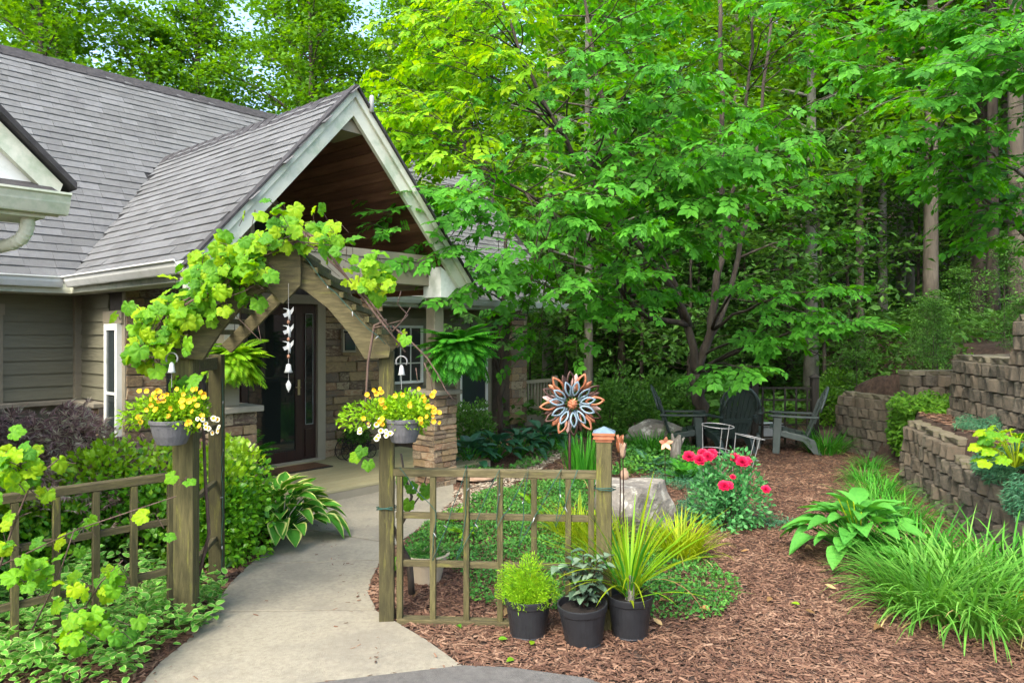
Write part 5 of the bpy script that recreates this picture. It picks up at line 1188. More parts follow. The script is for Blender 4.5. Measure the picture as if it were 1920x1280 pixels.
# hanging boston ferns under the porch beam
def hang_fern(label, c, L, n, mat, seed, hook):
    t = thing('hanging_fern', label, 'fern', c); mb = MB(); mb.lathe([(.02, -.14), (.09, -.14), (.13, 0), (.12, .0), (.02, -.02)], c=(0, 0, 0), n=18); mb.build('pot', m_pot, t)
    fern('', '', c, n, L, mat, el=(-.55, 1.0), seed=seed, root=t)
    mb = MB(); mb.tube([(c[0], c[1], c[2]), (c[0], c[1], hook)], .003, 4); mb.build('hanger', m_black, t, world=True)
hang_fern('lime hanging fern in the porch seen through the arbor', AT(440, 672, 6.6), .30, 170, m_fern_y, 2, 2.36)
hang_fern('dark green hanging fern beside the right porch post', AT(862, 650, 8.5), .46, 240, m_fern, 3, 2.36)
# door palm and porch planter
fern('door_fern', 'arching green fern plant in the porch corner left of the door', (*w_of(4.0, 7.6), .34), 26, .62, m_fern, el=(.3, 1.3), seed=6, cat='plant', tmpl=FRD_S)
mb = MB(); mb.lathe([(.02, 0), (.11, 0), (.15, .22), (.14, .22), (.02, .19)], n=20); pot_ = mb.build('pot', m_pot, bpy.data.objects['door_fern']); pot_.location = (0, 0, -.21)
def cart():
    c = (*w_of(6.02, 8.0), .132); t = thing('wheeled_planter', 'small black wire wheeled planter against the porch stone wall', 'planter', c, TH)
    for x, rr in ((-.16, .14), (.18, .09)):
        for y in (-.07, .07):
            mb = MB(); mb.tube([(x + rr * math.cos(a), y, rr + rr * math.sin(a)) for a in np.linspace(0, 2 * math.pi, 21)], .006, 5); wh = mb.build('wheel', m_black, t, smooth=True)
            mb = MB(); 
            for k in range(4): a = k * math.pi / 4; mb.tube([(x - rr * math.cos(a), y, rr - rr * math.sin(a)), (x + rr * math.cos(a), y, rr + rr * math.sin(a))], .003, 4)
            mb.build('spokes', m_black, wh)
    mb = MB()
    for z in (.16, .21, .26): mb.tube([(math.cos(a) * .24, math.sin(a) * .1, z) for a in np.linspace(0, 2 * math.pi, 21)], .005, 5)
    for k in range(14): a = k * math.pi / 7; mb.tube([(math.cos(a) * .16, math.sin(a) * .07, .14), (math.cos(a) * .24, math.sin(a) * .1, .27)], .004, 4)
    mb.build('basket', m_black, t); nr = np.random.default_rng(3); n = 700
    P = np.array(c) + nr.normal(0, 1, (n, 3)) * np.array([.09, .09, .05]) + np.array([0, 0, .31]); V, F = scat(*LEAF4, P, rots(unit(n), np.array([0, 0, 1.0]) + nr.normal(0, .5, (n, 3))), nr.uniform(.03, .06, n)); loft('foliage', V, F, m_leaf_dark, t)
cart()
dm = thing('doormat', 'brown coir doormat with dark edge before the front door', 'doormat', (*w_of(4.93, 7.93), .133), TH)
MB().box(-.52, .52, -.20, .20, 0, .012).build('edging', m_matedge, dm, bevel=.003); MB().box(-.49, .49, -.17, .17, .0125, .02).build('pile', m_mat, dm, bevel=.003)
m_potsoil = M('potting_soil', [(.008, .006, .005), (.03, .022, .016)], rough=1, scale=60, bump=.8, bscale=120)
# three black nursery pots in front of the lattice
def black_pot(label, px, py, top_w, h, group='black pots in front of the lattice panel'):
    x, y = G(px, py); t = thing('plant_pot', label, 'plant pot', (x, y, 0), 0, group); R = top_w / 2
    mb = MB(); mb.lathe([(.02, .0), (R * .72, .0), (R * .76, .012), (R * .74, .02), (R * .93, h - .045), (R * .97, h - .042), (R * 1.0, h - .01), (R * 1.0, h), (R * .93, h), (R * .90, h - .04), (.02, h - .045)], n=36); mb.build('shell', m_pot, t, smooth=False, bevel=.002)
    mb = MB(); mb.lathe([(.005, h - .035), (R * .89, h - .04)], n=24, closed=True); mb.build('potting_soil', m_potsoil, t)
    return t, (x, y, h - .035)
p1, c1 = black_pot('black nursery pot holding a feathery lime asparagus fern', 990, 1190, .285, .235)
p2, c2 = black_pot('black nursery pot holding a purple veined leafy coleus, tilted toward the walk', 1095, 1204, .295, .24); p2.rotation_euler = (math.radians(3), math.radians(-3), 0)
p3, c3 = black_pot('black nursery pot holding the spiky yellow green plant', 1181, 1191, .28, .25)
r9 = np.random.default_rng(9); n = 7000
v = unit(n); v[:, 2] = np.abs(v[:, 2]); P = np.array(c1) + v * r9.random((n, 1)) ** .45 * np.array([.17, .14, .24]) * (1 + .25 * np.sin(7 * v[:, :1] + 3 * v[:, 1:2])); P[:, 0] -= .01
V, F = scat(LEAF2[0] * np.array([.35, 1, 1]), LEAF2[1], P, rots(v + r9.normal(0, .6, (n, 3)), unit(n)), r9.uniform(.012, .03, n))
ft = thing('asparagus_fern', 'feathery lime green asparagus fern in a black pot', 'plant', c1); loft('foliage', V, F, m_fern_y, ft)
mb = MB()
for k in range(26): a = r9.uniform(0, 6.28); e = np.array(c1) + np.array([math.cos(a) * .12, math.sin(a) * .1, r9.uniform(.12, .25)]); mb.tube([c1, (np.array(c1) + e) / 2 + np.array([0, 0, .04]), e], .0022, 3, cap=False)
mb.build('stems', m_grass_y, ft, world=True)
ct = thing('coleus_plant', 'purple stemmed plant with grey green veined leaves in the middle pot', 'plant', c2); mb = MB()
m_coleus = leafm('leaf_coleus', [(.05, .018, .03), (.06, .12, .07), (.16, .24, .15), (.24, .30, .20)], trans=.2, rand='object', scale=14, k=.6)
CL = [outline_leaf('leaf', [(.006, -.15), (.16, .05), (.30, .25), (.32, .45), (.22, .72), (.01, 1)], m_coleus, fold=.25, droop=d) for d in (.15, .35)]
for k in range(24):
    a = r9.uniform(0, 6.28); e = Vector(c2) + Vector((math.cos(a) * .17 * r9.random(), math.sin(a) * .1 * r9.random(), r9.uniform(.14, .32))); mb.tube([c2, (Vector(c2) + e) / 2 + Vector((r9.normal(0, .015), 0, 0)), e], [.004, .003, .002], 4)
    for j in range(6):
        f = .2 + .8 * j / 5; pp = Vector(c2).lerp(e, f); b = j * 1.57 + a; obj('leaf', CL[j % 2], None, ct, dirM(pp - Vector(c2), (math.cos(b), math.sin(b), .15), (0, 0, 1), r9.uniform(.05, .10)))
mb.build('stems', m_dkbronze, ct, world=True)
# spiky plant: every strap leaf a part
sk = thing('spike_plant', 'spiky yellow green strap leaved plant fountaining from a black pot', 'plant', c3)
for k in range(100):
    r0 = random.Random(k); a = r0.uniform(0, 6.283); ln = r0.uniform(.15, 1.2); L = r0.uniform(.42, .72) * (1.05 if ln > .4 else .95)
    V, F = blades(np.array([[math.cos(a) * .03, math.sin(a) * .03, r0.uniform(0, .12)]]), np.array([a]), np.array([L]), np.array([ln]), np.array([r0.uniform(.009, .017)]), np.array([r0.uniform(.15, .85)]), seg=7)
    obj('leaf', npmesh('leaf', V, F), m_grass_y if r0.random() < .45 else (m_grass if r0.random() < .25 else m_fern_y), sk)
for k, (az, ln, L, cu) in enumerate(((.4, .18, .74, .12), (.3, .95, .85, .1), (2.9, .8, .62, .55), (3.0, .95, .66, .3), (.2, 1.1, .7, .2))):
    V, F = blades(np.array([[0, 0, .06]]), np.array([az]), np.array([L]), np.array([ln]), np.array([.024 if k < 1 else .014]), np.array([cu]), seg=7); obj('leaf', npmesh('leaf', V, F), m_grass_y, sk)
V, F = blades(np.array([[.05, -.02, .1]]), np.array([-.7]), np.array([.55]), np.array([.9]), np.array([.012]), np.array([2.0]), seg=9); obj('leaf', npmesh('leaf', V, F), m_litter, sk)
mb = MB(); mb.tube([(0, 0, 0), (.005, 0, .14)], [.03, .02], 8); mb.build('stalk', m_drift, sk)
# cream pot with creeping plant behind the lattice
x, y = G(800, 1090); cp = thing('cream_pot', 'cream round pot of creeping green behind the lattice panel', 'plant pot', (x, y, 0))
mb = MB(); mb.lathe([(.02, 0), (.10, 0), (.14, .17), (.165, .18), (.17, .21), (.15, .215), (.13, .18), (.02, .17)], n=32); mb.build('shell', m_potcream, cp, bevel=.003)
n = 900; v = unit(n); P = np.array([x, y, .20]) + np.abs(v) * np.sign(v) * np.array([.17, .15, .075]) * r9.random((n, 1)) ** .4; P[:, 2] = np.maximum(P[:, 2], .2)
V, F = scat(*LEAF4, P, rots(v, np.array([0, 0, 1.0]) + r9.normal(0, .4, (n, 3))), r9.uniform(.02, .035, n)); loft('foliage', V, F, m_cover, cp)
# old vine trunk at the arbor
vt = thing('vine_trunk', 'gnarled dark vine trunk rising behind the right arbor post', 'vine', (*G(772, 1110), 0)); mb = MB()
mb.tube(wpts([(772, 1112), (770, 1080), (768, 1055), (755, 1030), (742, 1000), (765, 960), (772, 930), (758, 890), (752, 850)], 4.85), [.024, .022, .022, .02, .016, .012, .01, .008, .007], 7); mb.tube(wpts([(752, 1020), (735, 980), (716, 960), (713, 985), (722, 1005)], 4.8), [.014, .013, .012, .011, .01], 6); mb.tube(wpts([(765, 960), (790, 925), (800, 890)], 4.85), [.007, .005, .004], 5)
mb.build('trunk', m_bark, vt, world=True, smooth=True)
for px, py in ((765, 905), (785, 920), (770, 935), (762, 890), (800, 905), (682, 835), (690, 860), (676, 850), (750, 1050)):
    p = Vector(AT(px, py, 4.8)); obj('leaf', random.choice(GL), None, vt, dirM(p - vt.location, (random.uniform(-1, 1), -.2, -.4), (.1, -1, .6), .09))
# ================================================================ BARK MULCH, LITTER, PEBBLES
def chips(name, label, cat, poly_fn, xr, yr, n, L, mat, seed, zoff=.004, thick=True, group=None, dens=lambda P: np.ones(len(P)), wr=(.16, .34)):
    r = np.random.default_rng(seed); P = np.stack([r.uniform(*xr, n), r.uniform(*yr, n)], 1); keep = poly_fn(P) & (r.random(n) < dens(P)); P = P[keep]; m = len(P)
    a = r.uniform(0, 6.283, m); D = np.stack([np.cos(a), np.sin(a), r.normal(0, .16, m)], 1); Nn = np.array([0, 0, 1.0]) + r.normal(0, .28, (m, 3))
    ln = L * r.uniform(.4, 1.25, m); wd = ln * r.uniform(*wr, m)
    TV = np.array([(-.5, -.42, 0), (.5, -.5, .0), (.42, .5, .0), (-.5, .44, 0), (-.4, -.4, .35), (.38, -.44, .35), (.34, .42, .3), (-.4, .36, .3)]); TF = np.array([(4, 5, 6, 7), (0, 1, 5, 4), (1, 2, 6, 5), (2, 3, 7, 6), (3, 0, 4, 7)])
    S = np.stack([wd, ln, wd * .45], 1); z = height(P[:, 0], P[:, 1]) + zoff + r.uniform(0, .014, m)
    V, F = scat(TV, TF, np.column_stack([P, z]), rots(D, Nn), S); return put(loft(name, V, F, mat), label, cat, kind='stuff', group=group)
DKD = [w_of(3.3, 6.5), w_of(7.2, 6.5), w_of(7.2, 9), w_of(3.3, 9)]
def bed(P): return ~pip(P, PATH) & ~pip(P, DRIVE) & ~pip(P, DKD)
chips('bark_mulch', 'shredded reddish brown bark mulch covering the garden beds', 'mulch', lambda P: bed(P) & (P[:, 0] < xb(P[:, 1]) + .05) & (np.abs(P[:, 0]) < P[:, 1] * .75), (-1.1, 5.2), (3.62, 12.6), 250000, .052, m_chip, 3, wr=(.10, .26), dens=lambda P: np.clip((5.6 / P[:, 1]) ** 1.6, 0, 1))
chips('bark_mulch', 'dark bark mulch under the hedge left of the walk', 'mulch', lambda P: bed(P) & (P[:, 0] < -1.2), (-3.4, -1.0), (3.7, 7.2), 26000, .055, m_chip, 4)
chips('dry_litter', 'dry leaf litter and twigs on the terrace between the block walls', 'litter', lambda P: (P[:, 0] > xb(P[:, 1]) + .2) & (P[:, 0] < xu(P[:, 1]) + .1), (4.0, 6), (5, 9.6), 7000, .06, m_chip, 6, zoff=.01)
chips('path_debris', 'stray bark bits scattered along the edges of the concrete walk', 'litter', lambda P: pip(P, PATH) & (rng.random(len(P)) < .12 + .88 * (np.abs(np.sin(P[:, 0] * 3 + P[:, 1])) > .93)), (-2.9, .2), (3.6, 7.5), 900, .03, m_chip, 12, zoff=.016)
PEB = [G(760, 950), G(850, 925), G(900, 905), G(960, 880), G(1010, 850), G(1060, 840), G(1050, 860), G(1000, 890), G(920, 935), G(840, 970), G(790, 985)]
chips('pebble_strip', 'pale pebble strip curving from the walk past the dark hostas', 'gravel', lambda P: pip(P, PEB) & bed(P), (-1.5, 1.2), (6, 12), 16000, .035, m_pebble, 8, zoff=.012, wr=(.6, .9))
# fallen leaves, each a thing
DRY = [outline_leaf('fallen_leaf', [(.006, -.1), (.2, .05), (.34, .3), (.28, .6), (.16, .8), (.01, 1)], m_litter, fold=f, droop=d) for f, d in ((.5, .1), (.2, -.3), (.7, .25))]
DRYG = outline_leaf('fallen_leaf', [(.006, -.1), (.22, .05), (.34, .3), (.28, .6), (.01, 1)], m_leaf_vine, fold=.2, droop=.1)
for i, (px, py) in enumerate(((1237, 1135), (1240, 1180), (780, 1118), (1440, 1135), (1566, 1111), (1760, 1176), (1800, 1168), (1526, 1157), (1510, 1034), (1290, 1050), (1250, 985), (1640, 1190), (1330, 1155), (1300, 1170), (946, 1162), (1480, 990), (1390, 1040))):
    x, y = G(px, py); o = obj('fallen_leaf', DRY[i % 3], None, None, dirM((x, y, .03), (math.cos(i * 2.3), math.sin(i * 2.3), .1), (.2 * math.sin(i), -.2, 1), .055 + .03 * ((i * 7) % 5) / 5)); put(o, 'dry tan fallen leaf lying on the bark mulch', 'leaf', 'dry fallen leaves')
for i, (px, py) in enumerate(((936, 1207), (996, 1217), (1498, 1141), (962, 1245), (858, 1180))):
    x, y = G(px, py); o = obj('fallen_leaf', DRYG, None, None, dirM((x, y, .03), (math.cos(i * 1.3), math.sin(i * 1.3), .1), (.1, -.3, 1), .05)); put(o, 'small lime green leaf lying on the mulch before the pots', 'leaf', 'green fallen leaves')
# ================================================================ LOW PLANTING BEHIND THE LATTICE
def mat_cover(name, label, px_poly, n, leaf, mat, zt, seed, tmpl=LEAF2, dens=1.0, lump=6.0, z0=.0):
    r = np.random.default_rng(seed); poly = np.array([G(*p) for p in px_poly]); lo, hi = poly.min(0), poly.max(0); P = r.uniform(lo, hi, (n, 2)); P = P[pip(P, poly) & ~pip(P, PATH)]; m = len(P)
    lm = (.5 + .5 * np.sin(P[:, 0] * lump + 1.7 * np.sin(P[:, 1] * lump * .6)) * np.sin(P[:, 1] * lump * .9 + P[:, 0] * 2)); keep = r.random(m) < .35 + .65 * lm; P = P[keep]; lm = lm[keep]; m = len(P)
    z = z0 + zt * (.2 + .8 * lm) * r.uniform(.15, 1, m) + .008; D = r.normal(0, 1, (m, 3)); D[:, 2] = np.abs(D[:, 2]) * .8
    V, F = scat(*tmpl, np.column_stack([P, z]), rots(D, np.array([0, 0, 1.0]) + r.normal(0, .55, (m, 3))), leaf * r.uniform(.6, 1.3, m)); return put(loft(name, V, F, mat), label, 'ground cover', kind='stuff')
mat_cover('sedum_mat', 'dense green creeping mat behind the lattice panel', [(740, 1050), (800, 985), (900, 930), (1000, 905), (1130, 905), (1160, 1000), (1250, 1030), (1330, 1050), (1395, 1110), (1350, 1165), (1230, 1165), (1130, 1150), (960, 1150), (880, 1130), (870, 1085), (820, 1060)], 60000, .030, m_cover, .10, 3)
mat_cover('juniper_mat', 'blue green creeping juniper around the boulder and rose bush', [(1240, 1000), (1290, 930), (1200, 900), (1260, 880), (1330, 905), (1400, 960), (1500, 985), (1480, 1005), (1390, 985), (1330, 985)], 24000, .035, m_juniper, .14, 4, tmpl=(LEAF2[0] * np.array([.4, 1, 1]), LEAF2[1]))
mat_cover('creeping_green', 'low green plants beside the boulder under the garden tree', [(1140, 900), (1170, 870), (1190, 830), (1280, 835), (1330, 870), (1330, 905), (1250, 890)], 9000, .06, m_cover, .2, 5, tmpl=LEAF4)
mat_cover('creeping_green', 'low green edging plants below the dark hostas', [(860, 900), (860, 875), (960, 880), (1000, 860), (1060, 825), (1080, 835), (1010, 875), (930, 905)], 7000, .05, m_cover, .12, 6, tmpl=LEAF4)
# dark hostas along the porch
for i, (px, py, s) in enumerate(((880, 880, .34), (930, 868, .36), (975, 858, .36), (1015, 846, .34), (1050, 838, .3))): hosta('dark blue green hosta along the pebble strip, ' + ('nearest the stone porch pier', 'second from the stone porch pier', 'in the middle of its row', 'second from the shaded shrub', 'nearest the shaded shrub behind the spinner')[i], G(px, py), s * 1.4, 34, .20, 'd', .36, 50 + i)
for o in [o for o in COL.objects if o.name.startswith('hosta') and str(o.get('label', '')).startswith('dark blue')]: o['group'] = 'dark hostas along the pebble strip'
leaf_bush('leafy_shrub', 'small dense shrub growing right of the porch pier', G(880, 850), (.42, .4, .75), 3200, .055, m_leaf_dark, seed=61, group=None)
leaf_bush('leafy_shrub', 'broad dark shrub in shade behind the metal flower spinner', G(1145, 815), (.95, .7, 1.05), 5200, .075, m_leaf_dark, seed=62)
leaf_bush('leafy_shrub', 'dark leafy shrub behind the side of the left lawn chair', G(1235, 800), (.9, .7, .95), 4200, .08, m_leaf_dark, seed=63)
leaf_bush('leafy_shrub', 'arching green shrub between the trellis and the block wall', G(1575, 806), (.5, .6, .9), 3600, .06, m_leaf_forest, seed=64)
grass('grass_clump', 'green grassy clump at the foot of the far block wall by the trellis', G(1548, 850), 260, .5, .5, m_grass, seed=3)
# thin dark-leaved tree by the side porch
st3 = [([(*G(940, 812), 0), AT(938, 700, 13.0), AT(945, 560, 13.0), AT(950, 430, 13)], .06, .03), ([AT(940, 700, 13), AT(900, 640, 12.6), AT(880, 600, 12.3)], .03, .012)]
t3 = [AT(880, 590, 12.2), AT(900, 540, 12.4), AT(980, 560, 12.6), AT(990, 620, 12.6), AT(870, 640, 12.2), AT(930, 500, 12.6), AT(1000, 500, 12.8), AT(880, 500, 12.4), AT(960, 640, 12.4), AT(1010, 580, 12.8), AT(850, 560, 12.2)]
spray_tree('slim_tree', 'slim dark stemmed tree before the stone pillar of the side porch', tuple(st3[0][0][0]), st3, t3, leafL=.26, seed=15, dens=1.2, mats=(m_leaf_dark, None))
# ================================================================ BOULDER and rocks
def rock(name, label, loc, dims, seed, mat, flat=.0, rz=0.0, subdiv=4, cat='rock'):
    r = np.random.default_rng(seed); bm = bmesh.new(); bmesh.ops.create_icosphere(bm, subdivisions=subdiv, radius=1)
    pl = r.normal(size=(9, 3)); pl /= np.linalg.norm(pl, axis=1, keepdims=True); off = r.uniform(.55, .85, 9); ph = r.uniform(0, 6, 6)
    for v in bm.verts:
        p = np.array(v.co)
        for q, o in zip(pl, off):
            d = p @ q - o
            if d > 0: p = p - q * d * .85
        p *= 1 + .04 * math.sin(p[0] * 6 + ph[0]) * math.sin(p[1] * 7 + ph[1]) + .035 * math.sin(p[2] * 11 + ph[2] + p[0] * 5)
        if flat and p[2] > flat: p[2] = flat + (p[2] - flat) * .15
        v.co = Vector(p * np.array(dims))
    me = bpy.data.meshes.new(name); bm.to_mesh(me); bm.free(); me.materials.append(mat); o = obj(name, me, mat); o.location = loc; o.rotation_euler = (0, 0, rz); return put(o, label, cat)
bx_, by_ = G(1190, 1005); rock('boulder', 'large pale lichened boulder behind the copper capped post', (bx_ - .02, by_ + .12, .18), (.46, .36, .46), 4, m_boulder, flat=.62, rz=.5)
rock('rock', 'mossy rounded rock half buried left of the left lawn chair', (*G(1230, 838), .1), (.55, .35, .34), 7, m_boulder)
rock('rock', 'flat stone slab lying on the boulder bed beside the pier', (*G(890, 905), .06), (.24, .12, .04), 9, m_terra)
# driftwood stump
x, y = G(1268, 868); dw = thing('driftwood_stump', 'grey weathered driftwood stump beside the red roses', 'stump', (x, y, 0)); mb = MB()
mb.tube([(x, y, -.05), (x - .01, y, .16), (x + .015, y, .30), (x + .05, y, .40)], [.09, .075, .06, .02], 9); mb.tube([(x, y, .15), (x - .04, y + .02, .30), (x - .06, y, .42)], [.05, .035, .012], 7); mb.tube([(x + .02, y, .2), (x + .12, y + .03, .36)], [.04, .012], 7); mb.build('wood', m_drift, dw, world=True, smooth=True)
# ================================================================ METAL FLOWER SPINNER
SPD = 5.4; sc_ = Vector(AT(1073, 757, SPD)); sx_, sy_ = sc_.x - .015, sc_.y + .06
spin = thing('wind_spinner', 'copper and blue metal flower wind spinner on a dark pole', 'wind spinner', (sx_, sy_, 0)); loc0 = Vector((sx_, sy_, 0))
mb = MB(); mb.tube([(0, 0, -.05), (0, 0, .9), (0, 0, sc_.z - .02)], .011, 8); mb.build('pole', m_dkbronze, spin, smooth=True)
def petal_ring(L, W, inner=.55):
    """open pointed-oval metal petal (a ring), unit frame y outward"""
    V, F = [], []; n = 16
    for k in range(n):
        a = 2 * math.pi * k / n; s, c = math.sin(a), math.cos(a); y = .5 - .5 * c; w_ = math.sin(math.pi * y) ** .75 * (1 if s > 0 else -1); 
        for f, zz in ((1, 0), (inner, .02)):
            yy = .5 + (y - .5) * (1 if f == 1 else .74); V.append((w_ * W * f * abs(s) ** .15 if True else 0, yy * L, .10 * L * math.sin(math.pi * yy) + zz * L + .14 * L * yy * yy))
    for k in range(n): j = (k + 1) % n; F.append((k * 2, j * 2, j * 2 + 1, k * 2 + 1))
    return V, F
def solid_petal(L, W):
    V, F = [], []
    for i, y in enumerate((0, .2, .45, .7, .88, 1)):
        w_ = W * math.sin(math.pi * (.08 + .92 * y)) ** .8 if y < 1 else .002
        for f in (-1, 0, 1): V.append((f * w_, y * L, .10 * L * math.sin(math.pi * y) - abs(f) * .02 * L + .2 * L * y * y))
    for i in range(5):
        for k in range(2): a = i * 3 + k; F.append((a, a + 1, a + 4, a + 3))
    return V, F
hubc = Vector((sc_.x - sx_, sc_.y - sy_, sc_.z))
def ring_of(n, L, W, start, r0, yoff, mats, solid, tilt, name='petal'):
    for k in range(n):
        a = start + 2 * math.pi * k / n; d = Vector((math.cos(a), 0, math.sin(a))); fw = Vector((0, -1, 0)); d2 = (d + fw * tilt * (1 if k % 2 else .6)).normalized()
        Vp, Fp = solid_petal(L, W) if solid else petal_ring(L, W); me = npmesh('petal', np.array(Vp), Fp, True); nn = fw - d2 * fw.dot(d2) + d.cross(fw) * (.45 if k % 2 else -.1)
        o = obj(name, me, mats[k % len(mats)], spin, dirM(hubc + d * r0 + Vector((0, yoff, 0)), d2, nn, 1.0)); s = o.modifiers.new('thick', 'SOLIDIFY'); s.thickness = .0025
ring_of(12, .155, .038, .1, .095, .045, [m_copper, m_dkbronze], False, .05); ring_of(12, .14, .032, .36, .085, .055, [m_dkbronze, m_copper, m_pinkcop], True, -.02)
ring_of(11, .125, .031, .2, .055, -.005, [m_blue], False, .12); ring_of(11, .085, .017, .48, .05, .012, [m_blue, m_dkbronze], True, .1)
mb = MB()
for k in range(12): a = k * math.pi / 6; mb.tube([hubc, hubc + Vector((math.cos(a) * .11, .03, math.sin(a) * .11))], .002, 4)
mb.build('spokes', m_brass, spin)
bm = bmesh.new(); bmesh.ops.create_uvsphere(bm, u_segments=18, v_segments=12, radius=.038)
for v in bm.verts:
    a = math.atan2(v.co.z, v.co.x); v.co.y *= .7; v.co *= 1 + .08 * math.cos(a * 9)
me = bpy.data.meshes.new('hub'); bm.to_mesh(me); bm.free(); o = obj('hub', me, m_copper, spin); o.location = hubc + Vector((0, -.02, 0))
# ================================================================ TULIP STAKES, URN, SALMON LILY
def tulip(label, px, py_head, py_base, d, s, seed, mat):
    b = AT(px, py_base, d); h = AT(px, py_head, d); t = thing('metal_tulip', label, 'garden stake', (b[0], b[1], b[2]), 0, 'rusty metal tulip stakes on the boulder'); L = h[2] - b[2]
    mb = MB(); mb.tube([(0, 0, -.05), (.006, 0, L * .5), (0, 0, L)], .005, 6); mb.build('stem', m_dkbronze, t)
    for k in range(4):
        a = k * math.pi / 2 + seed; V, F = solid_petal(.13 * s, .022 * s); o = obj('petal', npmesh('petal', np.array(V), F, True), mat, t, dirM(Vector((math.cos(a) * .012, math.sin(a) * .012, L)), (math.cos(a) * .32, math.sin(a) * .32, 1), (-math.cos(a), -math.sin(a), .3), 1)); md = o.modifiers.new('thick', 'SOLIDIFY'); md.thickness = .003
tulip('taller rusty metal tulip stake with slim upright petals behind the capped post', 1162, 848, 985, 6.1, 1.15, .3, m_copper)
tulip('shorter rusty metal tulip stake with open petals above the boulder', 1168, 858, 1000, 6.0, .95, 1.0, m_terra)
ux, uy = G(1171, 900, .46); ur = thing('clay_urn', 'small tan clay urn standing on the boulder', 'urn', (ux, uy, .455)); mb = MB(); mb.lathe([(.01, 0), (.022, 0), (.040, .035), (.042, .06), (.032, .09), (.018, .105), (.022, .115), (.016, .115), (.01, .1)], n=20); mb.build('body', m_terra, ur, smooth=True)
sl_ = Vector(AT(1247, 830, 7.4)); lt = thing('metal_lily', 'salmon metal lily stake beside the driftwood stump', 'garden stake', (sl_.x, sl_.y, 0)); mb = MB(); mb.tube([(0, 0, 0), (0, 0, sl_.z)], .004, 5); mb.build('stem', m_dkbronze, lt)
for k in range(5): a = k * 1.2566 + .3; V, F = solid_petal(.085, .022); o = obj('petal', npmesh('petal', np.array(V), F, True), m_salmon, lt, dirM(Vector((0, -.01, sl_.z)), (math.cos(a), -.35, math.sin(a)), (0, -1, .1), 1))
# ================================================================ ROSES and wire cages
rx, ry = G(1368, 990); leaf_bush('rose_bush', 'red flowering rose bush beside the mulch path', (rx, ry), (.36, .28, .62), 2500, .05, m_rose_leaf, seed=71, cat='rose bush', lumps=12, flat=.6)
rb = bpy.data.objects['rose_bush']
def rose_mesh(seed):
    r = random.Random(seed); Vs, Fs = [], []; mbr = MB()
    for ring, (n, el, s) in enumerate(((5, 1.25, .5), (6, .85, .7), (8, .45, .9), (9, .1, 1.0))):
        for k in range(n):
            a = 2 * math.pi * (k + r.random() * .5) / n; e = el + r.uniform(-.12, .12); R = np.array(dirM((0, 0, 0), (math.cos(a) * math.cos(e), math.sin(a) * math.cos(e), math.sin(e)), (-math.cos(a) * math.sin(e), -math.sin(a) * math.sin(e), math.cos(e)), .5 * s))[:3, :3]
            pv = np.array([(0, 0, 0), (.30, .35, .10), (.34, .75, .12), (.12, 1, .02), (-.12, 1, .02), (-.34, .75, .12), (-.30, .35, .10), (0, .55, -.04)]) @ R.T; mbr.add(pv, [(0, 1, 7), (1, 2, 7), (2, 3, 7), (3, 4, 7), (4, 5, 7), (5, 6, 7), (6, 0, 7)])
    me = npmesh('rose', np.array(mbr.V), mbr.F, True); me.materials.append(m_fl_red); return me
RS = [rose_mesh(i) for i in range(3)]
for i, (px, py, d, s) in enumerate(((1292, 856, 6.75, .105), (1312, 862, 6.7, .105), (1327, 856, 6.72, .105), (1335, 850, 6.75, .09), (1318, 850, 6.76, .09), (1378, 858, 6.75, .09), (1392, 866, 6.62, .105), (1400, 864, 6.65, .085), (1358, 911, 6.5, .10), (1366, 910, 6.5, .08), (1436, 917, 6.55, .075), (1374, 894, 6.55, .05))):
    p = Vector(AT(px, py, d)); obj('rose', RS[i % 3], None, rb, dirM(p - rb.location, (1, 0, .2), (random.uniform(-.3, .3), -.75, .75), s * 1.2))
def cage(label, base, tilt, w=.16, h=.50):
    t = thing('wire_cage', label, 'plant cage', base); T4 = Matrix.Rotation(tilt[0], 3, 'Y') @ Matrix.Rotation(tilt[1], 3, 'X')
    for z, r_ in ((h, w), (h * .58, w * .86), (h * .2, w * .7)):
        mb = MB(); mb.tube([T4 @ Vector((math.cos(a) * r_, math.sin(a) * r_, z)) for a in np.linspace(0, 2 * math.pi, 25)], .0042, 5); mb.build('ring', m_wire, t, smooth=True)
    for k in range(3): a = k * 2.094 + .5; mb = MB(); mb.tube([T4 @ Vector((math.cos(a) * w * .62, math.sin(a) * w * .62, -.05)), T4 @ Vector((math.cos(a) * w, math.sin(a) * w, h + .005))], .004, 5); mb.build('leg', m_wire, t)
cb = AT(1338, 880, 7.15); cage('upright wire plant cage behind the rose blooms', (cb[0], cb[1], .34), (.06, .05), .155, .57)
cb = AT(1388, 880, 7.05); cage('leaning wire plant cage right of the upright one', (cb[0], cb[1], .32), (.20, -.02), .14, .50)
